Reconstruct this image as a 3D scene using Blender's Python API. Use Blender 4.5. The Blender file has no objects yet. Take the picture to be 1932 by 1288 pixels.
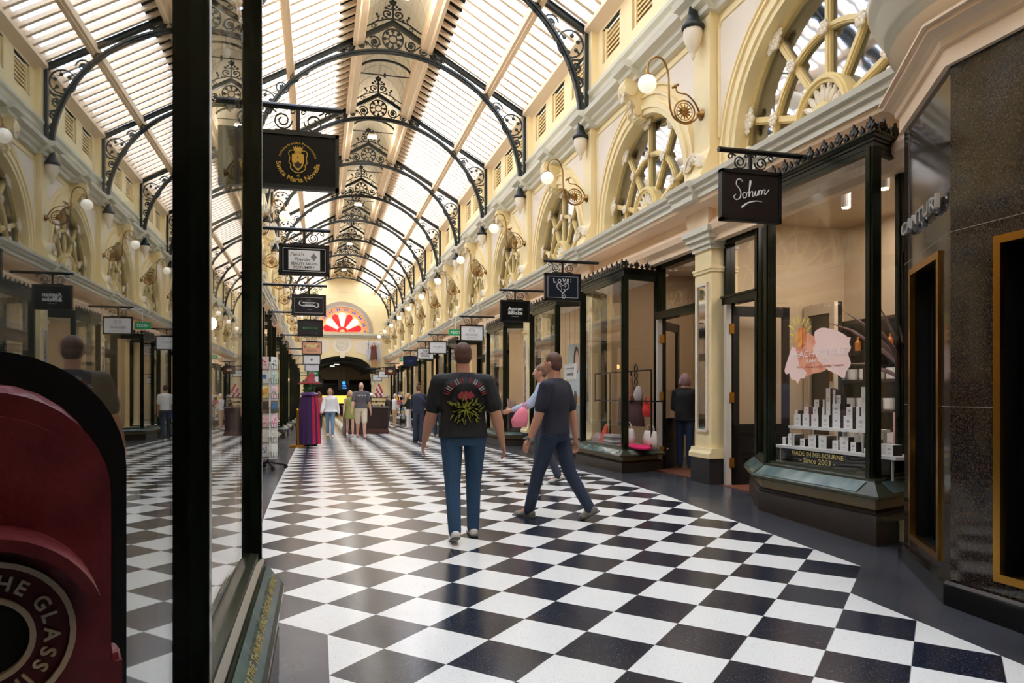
import bpy, bmesh, math, random
from math import sin, cos, pi, sqrt, radians, atan2
from mathutils import Vector, Matrix
random.seed(7)
SC = bpy.context.scene
COL = SC.collection

# ------------------------------------------------------------------ camera, sky, exposure
cam = bpy.data.cameras.new('camera')
cam.sensor_width = 36.0
cam.lens = 1397.0 / 1932.0 * 36.0
cam.shift_y = 101.0 / 1932.0
cam.clip_start = 0.02
cam.clip_end = 300
camo = bpy.data.objects.new('camera', cam)
camo.location = (0, 0, 1.53)
camo.rotation_euler = (pi / 2, 0, -radians(14.72))
COL.objects.link(camo)
SC.camera = camo

SC.view_settings.view_transform = 'Standard'
SC.view_settings.look = 'None'
SC.view_settings.gamma = 1.0
SC.view_settings.use_curve_mapping = False
SC.view_settings.exposure = 0.3

W = bpy.data.worlds.new('overcast_sky')
W.use_nodes = True
W.node_tree.nodes['Background'].inputs[0].default_value = (0.84, 0.94, 1.10, 1)
W.node_tree.nodes['Background'].inputs[1].default_value = 7.0
SC.world = W
SC.cycles.use_denoising = True
SC.cycles.max_bounces = 12
SC.cycles.diffuse_bounces = 8
SC.cycles.glossy_bounces = 4
SC.cycles.transparent_max_bounces = 24
SC.cycles.caustics_reflective = False
SC.cycles.caustics_refractive = False
SC.cycles.sample_clamp_indirect = 20.0

XC = 1.83
PY = [-8, 0, 7.4, 8.3, 9.5, 10.1, 11, 12, 14, 24, 37, 60, 75]
PZ = [-.253, 0, .232, .268, .290, .292, .285, .272, .245, .12, -.04, -.25, -.25]
def fz(y):
    for i in range(len(PY) - 1):
        if y <= PY[i + 1]:
            t = (y - PY[i]) / (PY[i + 1] - PY[i])
            return PZ[i] + t * (PZ[i + 1] - PZ[i])
    return PZ[-1]
BAY = 4.62
YK = [9.47 + BAY * k for k in range(-3, 11)]

# ------------------------------------------------------------------ materials
def srgb(r, g, b):
    f = lambda c: (c / 255 / 12.92) if c / 255 <= 0.04045 else ((c / 255 + 0.055) / 1.055) ** 2.4
    return (f(r), f(g), f(b), 1)
MATS = {}
def mat(name, col=(200, 200, 200), rough=.5, metal=0, emit=0, var=0, scale=6, spec=.5, col2=None, bump=0, coat=0):
    if name in MATS: return MATS[name]
    m = bpy.data.materials.new(name); m.use_nodes = True
    n = m.node_tree.nodes; l = m.node_tree.links; b = n['Principled BSDF']
    c = srgb(*col)
    b.inputs['Base Color'].default_value = c
    b.inputs['Roughness'].default_value = rough
    b.inputs['Metallic'].default_value = metal
    b.inputs['Specular IOR Level'].default_value = spec
    b.inputs['Coat Weight'].default_value = coat
    if emit:
        b.inputs['Emission Color'].default_value = c; b.inputs['Emission Strength'].default_value = emit
    if var or col2 or bump:
        tc = n.new('ShaderNodeTexCoord'); nz = n.new('ShaderNodeTexNoise')
        nz.inputs['Scale'].default_value = scale; nz.inputs['Detail'].default_value = 6
        l.new(tc.outputs['Object'], nz.inputs['Vector'])
        if var or col2:
            cr = n.new('ShaderNodeValToRGB')
            a = [max(0, x * (1 - var)) for x in c[:3]] + [1]
            bb = srgb(*col2) if col2 else [min(1, x * (1 + var)) for x in c[:3]] + [1]
            cr.color_ramp.elements[0].color = a; cr.color_ramp.elements[1].color = bb
            cr.color_ramp.elements[0].position = .35; cr.color_ramp.elements[1].position = .65
            l.new(nz.outputs['Fac'], cr.inputs['Fac']); l.new(cr.outputs['Color'], b.inputs['Base Color'])
        if bump:
            bp = n.new('ShaderNodeBump'); bp.inputs['Strength'].default_value = bump; bp.inputs['Distance'].default_value = .02
            l.new(nz.outputs['Fac'], bp.inputs['Height']); l.new(bp.outputs['Normal'], b.inputs['Normal'])
    MATS[name] = m
    return m
def glassmat(name, base=.05, gain=.95, tint=(1, 1, 1), rough=0.0, power=5.0, wav=0):
    m = bpy.data.materials.new(name); m.use_nodes = True
    n = m.node_tree.nodes; l = m.node_tree.links; n.clear()
    out = n.new('ShaderNodeOutputMaterial'); mix = n.new('ShaderNodeMixShader')
    tr = n.new('ShaderNodeBsdfTransparent'); tr.inputs[0].default_value = (*tint, 1)
    gl = n.new('ShaderNodeBsdfGlossy'); gl.inputs['Roughness'].default_value = rough
    lw = n.new('ShaderNodeLayerWeight'); lw.inputs['Blend'].default_value = .5
    p = n.new('ShaderNodeMath'); p.operation = 'POWER'; p.inputs[1].default_value = power
    a = n.new('ShaderNodeMath'); a.operation = 'MULTIPLY_ADD'; a.inputs[1].default_value = gain; a.inputs[2].default_value = base
    a.use_clamp = True
    l.new(lw.outputs['Facing'], p.inputs[0]); l.new(p.outputs[0], a.inputs[0]); l.new(a.outputs[0], mix.inputs[0])
    l.new(tr.outputs[0], mix.inputs[1]); l.new(gl.outputs[0], mix.inputs[2]); l.new(mix.outputs[0], out.inputs[0])
    if wav:
        tc = n.new('ShaderNodeTexCoord'); nz = n.new('ShaderNodeTexNoise'); nz.inputs['Scale'].default_value = 3.0; nz.inputs['Detail'].default_value = 1
        bp = n.new('ShaderNodeBump'); bp.inputs['Strength'].default_value = wav; bp.inputs['Distance'].default_value = .01
        l.new(tc.outputs['Object'], nz.inputs['Vector']); l.new(nz.outputs['Fac'], bp.inputs['Height']); l.new(bp.outputs['Normal'], gl.inputs['Normal'])
    MATS[name] = m
    return m
CREAM = mat('cream_paint', (240, 221, 172), .55, var=.03, scale=1.5)
PANEL = mat('pale_panel_paint', (236, 223, 205), .55)
STONEC = mat('grey_white_moulding', (216, 213, 197), .5)
PEACH = mat('peach_paint', (235, 208, 176), .5)
GOLDC = mat('ochre_frame_paint', (230, 207, 146), .5)
ROSE = mat('ivory_plaster', (234, 222, 200), .6)
GREEN = mat('black_green_gloss', (20, 26, 16), .22, spec=.3)
OLIVE = mat('olive_gloss', (50, 55, 38), .25)
PLATE = mat('marbled_sill_glass', (66, 90, 90), .16, col2=(104, 122, 112), var=.1, scale=4)
CREAMG = mat('drab_cream_board', (150, 136, 100), .45)
BSTONE = mat('black_stone', (42, 42, 44), .35, var=.12, scale=30)
BROWNST = mat('brown_black_stone', (48, 40, 34), .3, var=.25, scale=40)
IRON = mat('black_iron', (26, 33, 32), .42)
IRON2 = mat('black_sign_iron', (16, 17, 18), .3)
TIMBER = mat('pale_pink_timber', (238, 212, 180), .55)
BOARDW = mat('white_ceiling_boards', (250, 242, 224), .6)
DARKV = mat('dark_vent_void', (30, 28, 26), .9)
BRASS = mat('brass', (190, 140, 60), .25, metal=1)
BRASSD = mat('aged_brass', (150, 112, 62), .35, metal=1)
WHITE = mat('white_paint', (235, 235, 232), .5)
BLACK = mat('black_paint', (14, 14, 15), .4)
SHOPW = mat('warm_beige_shop_wall', (200, 180, 150), .6)
DARKROOM = mat('dark_room', (120, 124, 132), .8)
SKIN = mat('skin', (196, 142, 116), .5)
SKIN2 = mat('pale_skin', (214, 168, 146), .5)
GLASS = glassmat('shop_glass', base=.035)
ARCHGLASS = glassmat('old_window_glass', base=.36, gain=.5, tint=(.8, .84, .9), rough=.04, power=3.0, wav=.15)
SKYGLASS = glassmat('roof_glass', base=.02, gain=.3, tint=(.97, .98, 1))
FRONTGLASS = glassmat('front_shop_glass', base=.05, gain=.75, tint=(.9, .92, .92), power=4.5)
MIRROR = mat('mirror_glass', (215, 215, 215), .03, metal=1)
BULB = mat('lit_globe_glass', (255, 246, 230), .3, emit=.5)
LED = mat('lit_led_panel', (255, 252, 245), .3, emit=9)
SPOT = mat('lit_spot_lens', (255, 226, 180), .3, emit=14)

def granite():
    m = bpy.data.materials.new('brown_granite'); m.use_nodes = True
    n = m.node_tree.nodes; l = m.node_tree.links; b = n['Principled BSDF']
    tc = n.new('ShaderNodeTexCoord'); v = n.new('ShaderNodeTexVoronoi'); v.inputs['Scale'].default_value = 160
    cr = n.new('ShaderNodeValToRGB'); e = cr.color_ramp.elements
    e[0].color = srgb(26, 22, 20); e[0].position = .0; e[1].color = srgb(92, 72, 52); e[1].position = .97
    k = e.new(.55); k.color = srgb(40, 33, 29)
    l.new(tc.outputs['Object'], v.inputs['Vector']); l.new(v.outputs['Color'], cr.inputs['Fac']); l.new(cr.outputs['Color'], b.inputs['Base Color'])
    b.inputs['Roughness'].default_value = .08; b.inputs['Specular IOR Level'].default_value = .6
    MATS['granite'] = m
    return m
GRANITE = granite()

def floormat():
    m = bpy.data.materials.new('checker_terrazzo'); m.use_nodes = True
    n = m.node_tree.nodes; l = m.node_tree.links; b = n['Principled BSDF']
    def M(op, a, c=None, d=None):
        x = n.new('ShaderNodeMath'); x.operation = op
        for i, q in enumerate((a, c, d)):
            if q is None: continue
            if isinstance(q, (int, float)): x.inputs[i].default_value = q
            else: l.new(q, x.inputs[i])
        return x.outputs[0]
    def MIX(f, a, c):
        x = n.new('ShaderNodeMix'); x.data_type = 'RGBA'
        l.new(f, x.inputs[0])
        for i, q in ((6, a), (7, c)):
            if isinstance(q, tuple): x.inputs[i].default_value = q
            else: l.new(q, x.inputs[i])
        return x.outputs[2]
    tc = n.new('ShaderNodeTexCoord'); sp = n.new('ShaderNodeSeparateXYZ'); l.new(tc.outputs['Object'], sp.inputs[0])
    X = sp.outputs[0]; Y = sp.outputs[1]
    dx = M('SUBTRACT', X, .0574); dy = M('SUBTRACT', Y, 4.4315)
    I = M('DIVIDE', M('ADD', dx, dy), .5945); J = M('DIVIDE', M('SUBTRACT', dx, dy), .5945)
    par = M('PINGPONG', M('ADD', M('FLOOR', I), M('FLOOR', J)), 1)
    ed = M('MINIMUM', M('PINGPONG', I, .5), M('PINGPONG', J, .5))
    edge = M('LESS_THAN', ed, .006)
    rgt = M('MAXIMUM', M('LESS_THAN', X, 3.6244), M('MULTIPLY', M('LESS_THAN', X, 4.219), M('LESS_THAN', J, 6.0)))
    lft = M('MAXIMUM', M('GREATER_THAN', X, .0574), M('MULTIPLY', M('GREATER_THAN', X, -.537), M('GREATER_THAN', I, 0.0)))
    ins = M('MULTIPLY', rgt, lft)
    nz = n.new('ShaderNodeTexNoise'); nz.inputs['Scale'].default_value = 160; nz.inputs['Detail'].default_value = 2
    l.new(tc.outputs['Object'], nz.inputs['Vector'])
    nb = n.new('ShaderNodeTexNoise'); nb.inputs['Scale'].default_value = 2.2; nb.inputs['Detail'].default_value = 5
    l.new(tc.outputs['Object'], nb.inputs['Vector'])
    spk = M('GREATER_THAN', nz.outputs['Fac'], .66); spd = M('LESS_THAN', nz.outputs['Fac'], .36)
    white = MIX(M('MULTIPLY', spd, .5), srgb(238, 238, 233), srgb(150, 148, 142))
    dark = MIX(M('MULTIPLY', spk, .5), srgb(24, 32, 47), srgb(140, 140, 148))
    bord = MIX(M('MULTIPLY', nb.outputs['Fac'], .6), srgb(46, 48, 54), srgb(98, 100, 106))
    tile = MIX(par, dark, white)
    tile = MIX(M('MULTIPLY', edge, .5), tile, srgb(120, 116, 108))
    col = MIX(ins, bord, tile)
    l.new(col, b.inputs['Base Color'])
    r = M('MULTIPLY_ADD', nb.outputs['Fac'], .14, .13)
    l.new(r, b.inputs['Roughness'])
    b.inputs['Specular IOR Level'].default_value = .4
    return m
FLOORM = floormat()

# ------------------------------------------------------------------ mesh builder
class MB:
    def __init__(s): s.v = []; s.f = []; s.smooth = False
    def add(s, vs, fs):
        o = len(s.v); s.v += [tuple(p) for p in vs]; s.f += [tuple(i + o for i in q) for q in fs]
        return s
    def box(s, x0, x1, y0, y1, z0, z1):
        return s.add([(x0, y0, z0), (x1, y0, z0), (x1, y1, z0), (x0, y1, z0), (x0, y0, z1), (x1, y0, z1), (x1, y1, z1), (x0, y1, z1)],
                     [(0, 3, 2, 1), (4, 5, 6, 7), (0, 1, 5, 4), (1, 2, 6, 5), (2, 3, 7, 6), (3, 0, 4, 7)])
    def quad(s, a, b, c, d): return s.add([a, b, c, d], [(0, 1, 2, 3)])
    def prism(s, poly, axis, a0, a1):
        n = len(poly)
        def P(p, a): return (a, p[0], p[1]) if axis == 'x' else (p[0], a, p[1]) if axis == 'y' else (p[0], p[1], a)
        vs = [P(p, a0) for p in poly] + [P(p, a1) for p in poly]
        return s.add(vs, [tuple(range(n))[::-1], tuple(range(n, 2 * n))] + [(i, (i + 1) % n, n + (i + 1) % n, n + i) for i in range(n)])
    def tube(s, pts, r, n=6, closed=False, caps=True):
        pts = [Vector(p) for p in pts]; m = len(pts)
        rs = r if isinstance(r, (list, tuple)) else [r] * m
        rings = []; up = None
        for i, p in enumerate(pts):
            a = pts[(i - 1) % m] if (closed or i > 0) else p
            b = pts[(i + 1) % m] if (closed or i < m - 1) else p
            d = (b - a)
            if d.length < 1e-9: d = Vector((0, 0, 1))
            d.normalize()
            if up is None:
                up = Vector((0, 0, 1)) if abs(d.z) < .9 else Vector((0, 1, 0))
            u = up - d * up.dot(d)
            if u.length < 1e-4: u = d.orthogonal()
            u.normalize(); w = d.cross(u); up = u
            rings.append([p + (u * cos(2 * pi * k / n) + w * sin(2 * pi * k / n)) * rs[i] for k in range(n)])
        vs = [q for g in rings for q in g]; fs = []
        for i in range(m if closed else m - 1):
            for k in range(n):
                a = i * n + k; b = i * n + (k + 1) % n; j = (i + 1) % m
                fs.append((a, b, j * n + (k + 1) % n, j * n + k))
        if not closed and caps:
            fs.append(tuple(range(n))[::-1]); fs.append(tuple((m - 1) * n + k for k in range(n)))
        return s.add(vs, fs)
    def ribbon(s, pts, w, t, y=0, closed=False):
        """bar of width w in the XZ plane and thickness t along Y following 2-D points"""
        m = len(pts); vs = []
        for i, p in enumerate(pts):
            a = pts[(i - 1) % m] if (closed or i > 0) else p
            b = pts[(i + 1) % m] if (closed or i < m - 1) else p
            dx, dz = b[0] - a[0], b[1] - a[1]; L = sqrt(dx * dx + dz * dz) or 1
            nx, nz = -dz / L * w / 2, dx / L * w / 2
            vs += [(p[0] + nx, y - t / 2, p[1] + nz), (p[0] - nx, y - t / 2, p[1] - nz), (p[0] - nx, y + t / 2, p[1] - nz), (p[0] + nx, y + t / 2, p[1] + nz)]
        fs = []
        for i in range(m if closed else m - 1):
            j = (i + 1) % m
            for k in range(4): fs.append((i * 4 + k, i * 4 + (k + 1) % 4, j * 4 + (k + 1) % 4, j * 4 + k))
        if not closed: fs += [(3, 2, 1, 0), tuple((m - 1) * 4 + k for k in range(4))]
        return s.add(vs, fs)
    def ring(s, c, r, w, t, n=20):
        return s.ribbon([(c[0] + r * cos(2 * pi * k / n), c[1] + r * sin(2 * pi * k / n)) for k in range(n)], w, t, c[2] if len(c) > 2 else 0, True)
    def lathe(s, prof, c=(0, 0, 0), n=16, axis='z'):
        vs = []; m = len(prof)
        for r, z in prof:
            for k in range(n):
                a = 2 * pi * k / n; q = (r * cos(a), r * sin(a), z)
                if axis == 'x': q = (q[2], q[0], q[1])
                if axis == 'y': q = (q[0], q[2], q[1])
                vs.append((c[0] + q[0], c[1] + q[1], c[2] + q[2]))
        fs = [(i * n + k, i * n + (k + 1) % n, (i + 1) * n + (k + 1) % n, (i + 1) * n + k) for i in range(m - 1) for k in range(n)]
        if prof[0][0] > 1e-4: fs.append(tuple(range(n))[::-1])
        if prof[-1][0] > 1e-4: fs.append(tuple((m - 1) * n + k for k in range(n)))
        return s.add(vs, fs)
    def ell(s, c, r, n=12, m=8, rot=None):
        if isinstance(r, (int, float)): r = (r, r, r)
        vs = []; c = Vector(c)
        for i in range(1, m):
            a = pi * i / m
            for k in range(n):
                b = 2 * pi * k / n
                v = Vector((r[0] * sin(a) * cos(b), r[1] * sin(a) * sin(b), r[2] * cos(a)))
                if rot: v = rot @ v
                vs.append(c + v)
        t = Vector((0, 0, r[2])); bt = Vector((0, 0, -r[2]))
        if rot: t = rot @ t; bt = rot @ bt
        vs += [c + t, c + bt]; T = len(vs) - 2; B = T + 1
        fs = [(T, k, (k + 1) % n) for k in range(n)]
        for i in range(m - 2):
            for k in range(n): fs.append((i * n + k, (i + 1) * n + k, (i + 1) * n + (k + 1) % n, i * n + (k + 1) % n))
        fs += [(B, (m - 2) * n + (k + 1) % n, (m - 2) * n + k) for k in range(n)]
        return s.add(vs, fs)
    def cap(s, p0, p1, r0, r1, n=10):
        p0 = Vector(p0); p1 = Vector(p1); d = p1 - p0; L = d.length or 1e-6; d = d / L
        pts = [p0 - d * r0 * .98, p0 - d * r0 * .7, p0, p1, p1 + d * r1 * .7, p1 + d * r1 * .98]
        return s.tube(pts, [r0 * .2, r0 * .71, r0, r1, r1 * .71, r1 * .2], n)
    def limb(s, pts, rs, n=10):
        for i in range(len(pts) - 1): s.cap(pts[i], pts[i + 1], rs[i], rs[i + 1], n)
        return s
    def archband(s, yc, zc, r0, r1, x0, x1, a0=0, a1=pi, n=28, rz=None):
        """curved band in the YZ plane between radii, from x0 to x1"""
        vs = []
        for k in range(n + 1):
            a = a0 + (a1 - a0) * k / n
            for (r, x) in ((r0, x0), (r1, x0), (r1, x1), (r0, x1)):
                vs.append((x, yc + r * cos(a), zc + r * sin(a)))
        fs = [(k * 4 + j, k * 4 + (j + 1) % 4, (k + 1) * 4 + (j + 1) % 4, (k + 1) * 4 + j) for k in range(n) for j in range(4)]
        fs += [(3, 2, 1, 0), tuple(n * 4 + j for j in range(4))]
        return s.add(vs, fs)
    def flower(s, c, r, axis='x', n=6):
        c = Vector(c)
        for k in range(n):
            a = 2 * pi * k / n
            o = Vector((0, cos(a), sin(a))) if axis == 'x' else Vector((cos(a), 0, sin(a)))
            rr = (r * .3, r * .42, r * .42) if axis == 'x' else (r * .42, r * .3, r * .42)
            s.ell(c + o * r * .6, rr, 6, 4)
        return s.ell(c, r * .38, 6, 4)
    def xf(s, M):
        s.v = [tuple(M @ Vector(p)) for p in s.v]; return s

def spiral(c, r0, r1, a0, turns, n=26):
    return [(c[0] + (r0 + (r1 - r0) * k / n) * cos(a0 + 2 * pi * turns * k / n), c[1] + (r0 + (r1 - r0) * k / n) * sin(a0 + 2 * pi * turns * k / n)) for k in range(n + 1)]

def O(name, mb, m, parent=None, smooth=False):
    me = bpy.data.meshes.new(name)
    me.from_pydata(mb.v, [], mb.f); me.update()
    bm = bmesh.new(); bm.from_mesh(me); bmesh.ops.recalc_face_normals(bm, faces=bm.faces); bm.to_mesh(me); bm.free()
    me.materials.append(m)
    if smooth:
        me.polygons.foreach_set('use_smooth', [True] * len(me.polygons))
    o = bpy.data.objects.new(name, me); COL.objects.link(o)
    if parent: o.parent = parent
    return o
def tag(o, label, cat, group=None):
    o['label'] = label; o['category'] = cat
    if group: o['group'] = group
    return o
def T(name, label, cat, loc=(0, 0, 0), rz=0, group=None, sx=1):
    o = bpy.data.objects.new(name, None); COL.objects.link(o); o.empty_display_size = .1
    o.location = loc; o.rotation_euler = (0, 0, rz); o.scale = (sx, 1, 1)
    return tag(o, label, cat, group)
def ST(name, mb, m, parent=None, smooth=False):
    o = O(name, mb, m, parent, smooth)
    if not parent: o['kind'] = 'structure'
    return o
def STE(name, loc=(0, 0, 0)):
    o = bpy.data.objects.new(name, None); COL.objects.link(o); o.location = loc; o['kind'] = 'structure'
    return o
def dup(root, loc=None, sx=None, label=None, group=None, rz=None):
    r = root.copy(); COL.objects.link(r)
    if loc is not None: r.location = loc
    if sx is not None: r.scale = (sx, 1, 1)
    if rz is not None: r.rotation_euler = (0, 0, rz)
    if label: r['label'] = label
    if group: r['group'] = group
    for ch in root.children:
        c = ch.copy(); COL.objects.link(c); c.parent = r
        for g in ch.children:
            d = g.copy(); COL.objects.link(d); d.parent = c
    return r

GC = {}
def glyph(body, shear=0, off=0, ext=.0):
    k = (body, shear, off)
    if k in GC: return GC[k]
    cu = bpy.data.curves.new('lettering', 'FONT'); cu.body = body; cu.size = 1; cu.shear = shear; cu.offset = off
    cu.resolution_u = 3
    ob = bpy.data.objects.new('lettering', cu)
    me = ob.to_mesh()
    vs = [tuple(v.co) for v in me.vertices]; fs = [tuple(p.vertices) for p in me.polygons]
    ob.to_mesh_clear(); bpy.data.objects.remove(ob); bpy.data.curves.remove(cu)
    GC[k] = (vs, fs)
    return GC[k]
def text(mb, body, size, o, right=(1, 0, 0), up=(0, 0, 1), align='c', shear=0, off=0, wscale=1.0, width=None, t=.002):
    vs, fs = glyph(body, shear, off)
    if not vs: return mb
    x0 = min(v[0] for v in vs); x1 = max(v[0] for v in vs)
    if width: size_x = width / (x1 - x0)
    else: size_x = size * wscale
    a = (x0 + x1) / 2 if align == 'c' else x0
    R = Vector(right).normalized(); U = Vector(up).normalized(); N = R.cross(U); o = Vector(o)
    P = [o + R * (v[0] - a) * size_x + U * v[1] * size for v in vs]
    n = len(P)
    cnt = {}
    for f in fs:
        for i in range(len(f)):
            e = (f[i], f[(i + 1) % len(f)]); cnt[e] = 1
    front = [p + N * t for p in P]
    sides = [(b, a_, n + a_, n + b) for (a_, b) in cnt if (b, a_) not in cnt]
    mb.add(front + P, list(fs) + [(q[0], q[1], q[2], q[3]) for q in sides])
    return mb
def arctext(mb, body, size, c, r, amid, right=(1, 0, 0), up=(0, 0, 1), inside=False, sp=.12, off=0, shear=0, t=.002):
    ws = []
    for ch in body:
        if ch == ' ': ws.append(.32); continue
        v, f = glyph(ch, shear, off); ws.append(max(p[0] for p in v) - min(p[0] for p in v) + sp)
    tot = sum(ws) * size
    R = Vector(right); U = Vector(up); c = Vector(c)
    pos = -tot / 2
    for ch, w in zip(body, ws):
        m = pos + w * size / 2; pos += w * size
        if ch == ' ': continue
        if inside:
            a = amid + m / r; rad = Vector((0, 0, 0)) + R * cos(a) + U * sin(a); tan = -R * sin(a) + U * cos(a)
            text(mb, ch, size, c + rad * r, tan, -rad, off=off, shear=shear, t=t)
        else:
            a = amid - m / r; rad = R * cos(a) + U * sin(a); tan = R * sin(a) - U * cos(a)
            text(mb, ch, size, c + rad * r, tan, rad, off=off, shear=shear, t=t)
    return mb
# ------------------------------------------------------------------ floor
ys = [-3.2] + [y for y in PY if y > -3 and y < 60] + [1, 2, 3, 4, 5, 6, 7, 13, 16, 18, 20, 28, 32, 45, 73]
ys = sorted(set(ys)); b = MB()
for i in range(len(ys) - 1):
    b.quad((-4.5, ys[i], fz(ys[i])), (8.2, ys[i], fz(ys[i])), (8.2, ys[i + 1], fz(ys[i + 1])), (-4.5, ys[i + 1], fz(ys[i + 1])))
floor = ST('floor', b, FLOORM)

Y0, Y1 = -3.2, 57.8
# ------------------------------------------------------------------ walls: repeated bay of the arcade
YC = BAY / 2; ZA = 4.66; RG = 1.63; RW = 1.72
def wall_bay():
    b = MB()
    # field with arched hole, at x = 5.42
    n = 36
    for k in range(n):
        ya = YC - RW + 2 * RW * k / n; yb = YC - RW + 2 * RW * (k + 1) / n
        za = ZA + sqrt(max(0, RW * RW - (ya - YC) ** 2)); zb = ZA + sqrt(max(0, RW * RW - (yb - YC) ** 2))
        b.quad((5.42, ya, za), (5.42, yb, zb), (5.42, yb, 7.3), (5.42, ya, 7.3))
    b.quad((5.42, 0, 4.3), (5.42, YC - RW, 4.3), (5.42, YC - RW, 7.3), (5.42, 0, 7.3))
    b.quad((5.42, YC + RW, 4.3), (5.42, BAY, 4.3), (5.42, BAY, 7.3), (5.42, YC + RW, 7.3))
    b.archband(YC, ZA, RW, RW + .01, 5.42, 5.66)
    b.box(5.42, 5.66, YC - RW - .02, YC - RW, 4.3, ZA); b.box(5.42, 5.66, YC + RW, YC + RW + .02, 4.3, ZA)
    b.box(5.42, 5.66, YC - RW, YC + RW, 4.3, ZA - .06)
    # attic with three louvred openings
    b.quad((5.42, 0, 7.3), (5.42, BAY, 7.3), (5.42, BAY, 8.02), (5.42, 0, 8.02))
    b.quad((5.42, 0, 8.68), (5.42, BAY, 8.68), (5.42, BAY, 9.1), (5.42, 0, 9.1))
    e = [0, .46, 1.36, 1.86, 2.76, 3.26, 4.16, BAY]
    for i in range(0, 8, 2): b.box(5.42, 5.56, e[i], e[i + 1], 8.02, 8.68)
    # fascia above shops
    b.quad((5.42, 0, 3.66), (5.42, BAY, 3.66), (5.42, BAY, 4.3), (5.42, 0, 4.3))
    wall = b
    # archivolt
    a = MB()
    a.archband(YC, ZA, 1.63, 1.72, 5.36, 5.60); a.archband(YC, ZA, 1.72, 1.80, 5.33, 5.44); a.archband(YC, ZA, 1.80, 1.92, 5.37, 5.44); a.archband(YC, ZA, 1.92, 1.96, 5.34, 5.44)
    for s in (-1, 1):
        for r0, r1, x in ((1.63, 1.72, 5.36), (1.72, 1.80, 5.33), (1.80, 1.92, 5.37), (1.92, 1.96, 5.34)):
            y = sorted((YC + s * r0, YC + s * r1)); a.box(x, 5.44, y[0], y[1], 4.40, ZA)
    # upper pilaster (half each side of the bay line)
    p = MB()
    for (y0, y1) in ((-.22, .22),):
        p.box(5.27, 5.44, y0, y1, 4.95, 7.3)
        p.box(5.29, 5.44, y0 + .02, y1 - .02, 7.62, 9.0)
    # console below the pilaster
    p.prism([(5.1, 4.45), (5.12, 4.6), (5.2, 4.8), (5.27, 4.97), (5.44, 4.97), (5.44, 4.45)], 'y', -.24, .24)
    # shell niche
    sh = MB()
    for k in range(7):
        an = pi * (k + .5) / 7
        sh.ell((5.13, .13 * cos(an), 4.72 + .15 * sin(an)), (.03, .035, .075), 6, 4, Matrix.Rotation(-(an - pi / 2), 3, 'X') if True else None)
    sh.archband(0, 4.7, .2, .235, 5.10, 5.2, n=14)
    # pale spandrel panels with moulded edge
    sp = MB(); spm = MB()
    for s in (-1, 1):
        pts = []
        for k in range(9):
            an = radians(12) + (radians(74) - radians(12)) * k / 8
            pts.append((YC + s * 2.08 * cos(an), ZA + 2.08 * sin(an)))
        pts += [(YC + s * .58, 6.70), (YC + s * 1.98, 6.70), (YC + s * 2.05, 6.6)]
        sp.prism(pts, 'x', 5.40, 5.43)
        spm.tube([(5.395, q[0], q[1]) for q in pts], .022, 6, True)
    return wall, a, p, sh, sp, spm
wallmb, archmb, pilmb, shellmb, spmb, spmmb = wall_bay()

def entab():
    """long mouldings of one bay; profile in X,Z"""
    m = MB()
    m.prism([(5.42, 6.84), (5.33, 6.86), (5.31, 6.92), (5.24, 6.96), (5.22, 7.02), (5.10, 7.06), (5.08, 7.14), (5.42, 7.18)], 'y', 0, BAY)
    m.prism([(5.42, 7.44), (5.36, 7.46), (5.34, 7.54), (5.27, 7.58), (5.26, 7.64), (5.42, 7.66)], 'y', 0, BAY)
    m.prism([(5.42, 4.22), (5.02, 4.22), (5.02, 4.29), (4.98, 4.31), (4.97, 4.36), (4.93, 4.38), (4.92, 4.44), (5.1, 4.50), (5.42, 4.52)], 'y', 0, BAY)
    m.prism([(5.42, 4.5), (5.34, 4.5), (5.34, 4.60), (5.42, 4.62)], 'y', .24, BAY - .24)
    # break forward over the keystone and the pilaster
    for yc, w in ((YC, .26), (0, .3)):
        m.prism([(5.42, 6.84), (5.2, 6.86), (5.18, 6.92), (5.1, 6.96), (5.08, 7.02), (4.98, 7.06), (4.95, 7.15), (5.42, 7.2)], 'y', yc - w, yc + w)
    m.prism([(5.42, 4.2), (4.95, 4.2), (4.95, 4.29), (4.91, 4.31), (4.9, 4.36), (4.86, 4.38), (4.85, 4.44), (5.1, 4.52), (5.42, 4.52)], 'y', -.32, .32)
    # keystone: scrolled console
    k = MB()
    k.prism([(5.44, 6.22), (5.30, 6.24), (5.24, 6.32), (5.26, 6.42), (5.2, 6.52), (5.12, 6.62), (5.04, 6.70), (5.02, 6.80), (5.06, 6.9), (5.44, 6.9)], 'y', YC - .12, YC + .12)
    for s in (-1, 1):
        k.lathe([(.0, -.03), (.11, -.03), (.11, .03), (.0, .03)], (5.14, YC + s * .13, 6.72), 14, 'y')
        k.lathe([(.0, -.02), (.07, -.02), (.07, .03), (.0, .03)], (5.27, YC + s * .13, 6.36), 12, 'y')
    k2 = MB()
    for i in range(5): k2.flower((5.06 + .05 * i * (i > 1), YC + (.03 if i % 2 else -.03), 6.68 - .09 * i), .07)
    pe = MB()
    pe.prism([(5.42, 3.66), (5.3, 3.66), (5.3, 3.74), (5.22, 3.8), (5.2, 3.88), (5.3, 4.0), (5.3, 4.1), (5.06, 4.16), (5.04, 4.22), (5.42, 4.22)], 'y', 0, BAY)
    # moulded shadow lines on attic
    ea = MB()
    ea.prism([(5.42, 8.88), (5.32, 8.92), (5.30, 9.0), (5.22, 9.04), (5.2, 9.12), (5.42, 9.14)], 'y', 0, BAY)
    ea.box(5.36, 5.42, 0, BAY, 8.84, 8.9)
    return m, k, k2, pe, ea
entmb, keymb, keyleaf, peachmb, eavemb = entab()
louv = MB()
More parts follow.
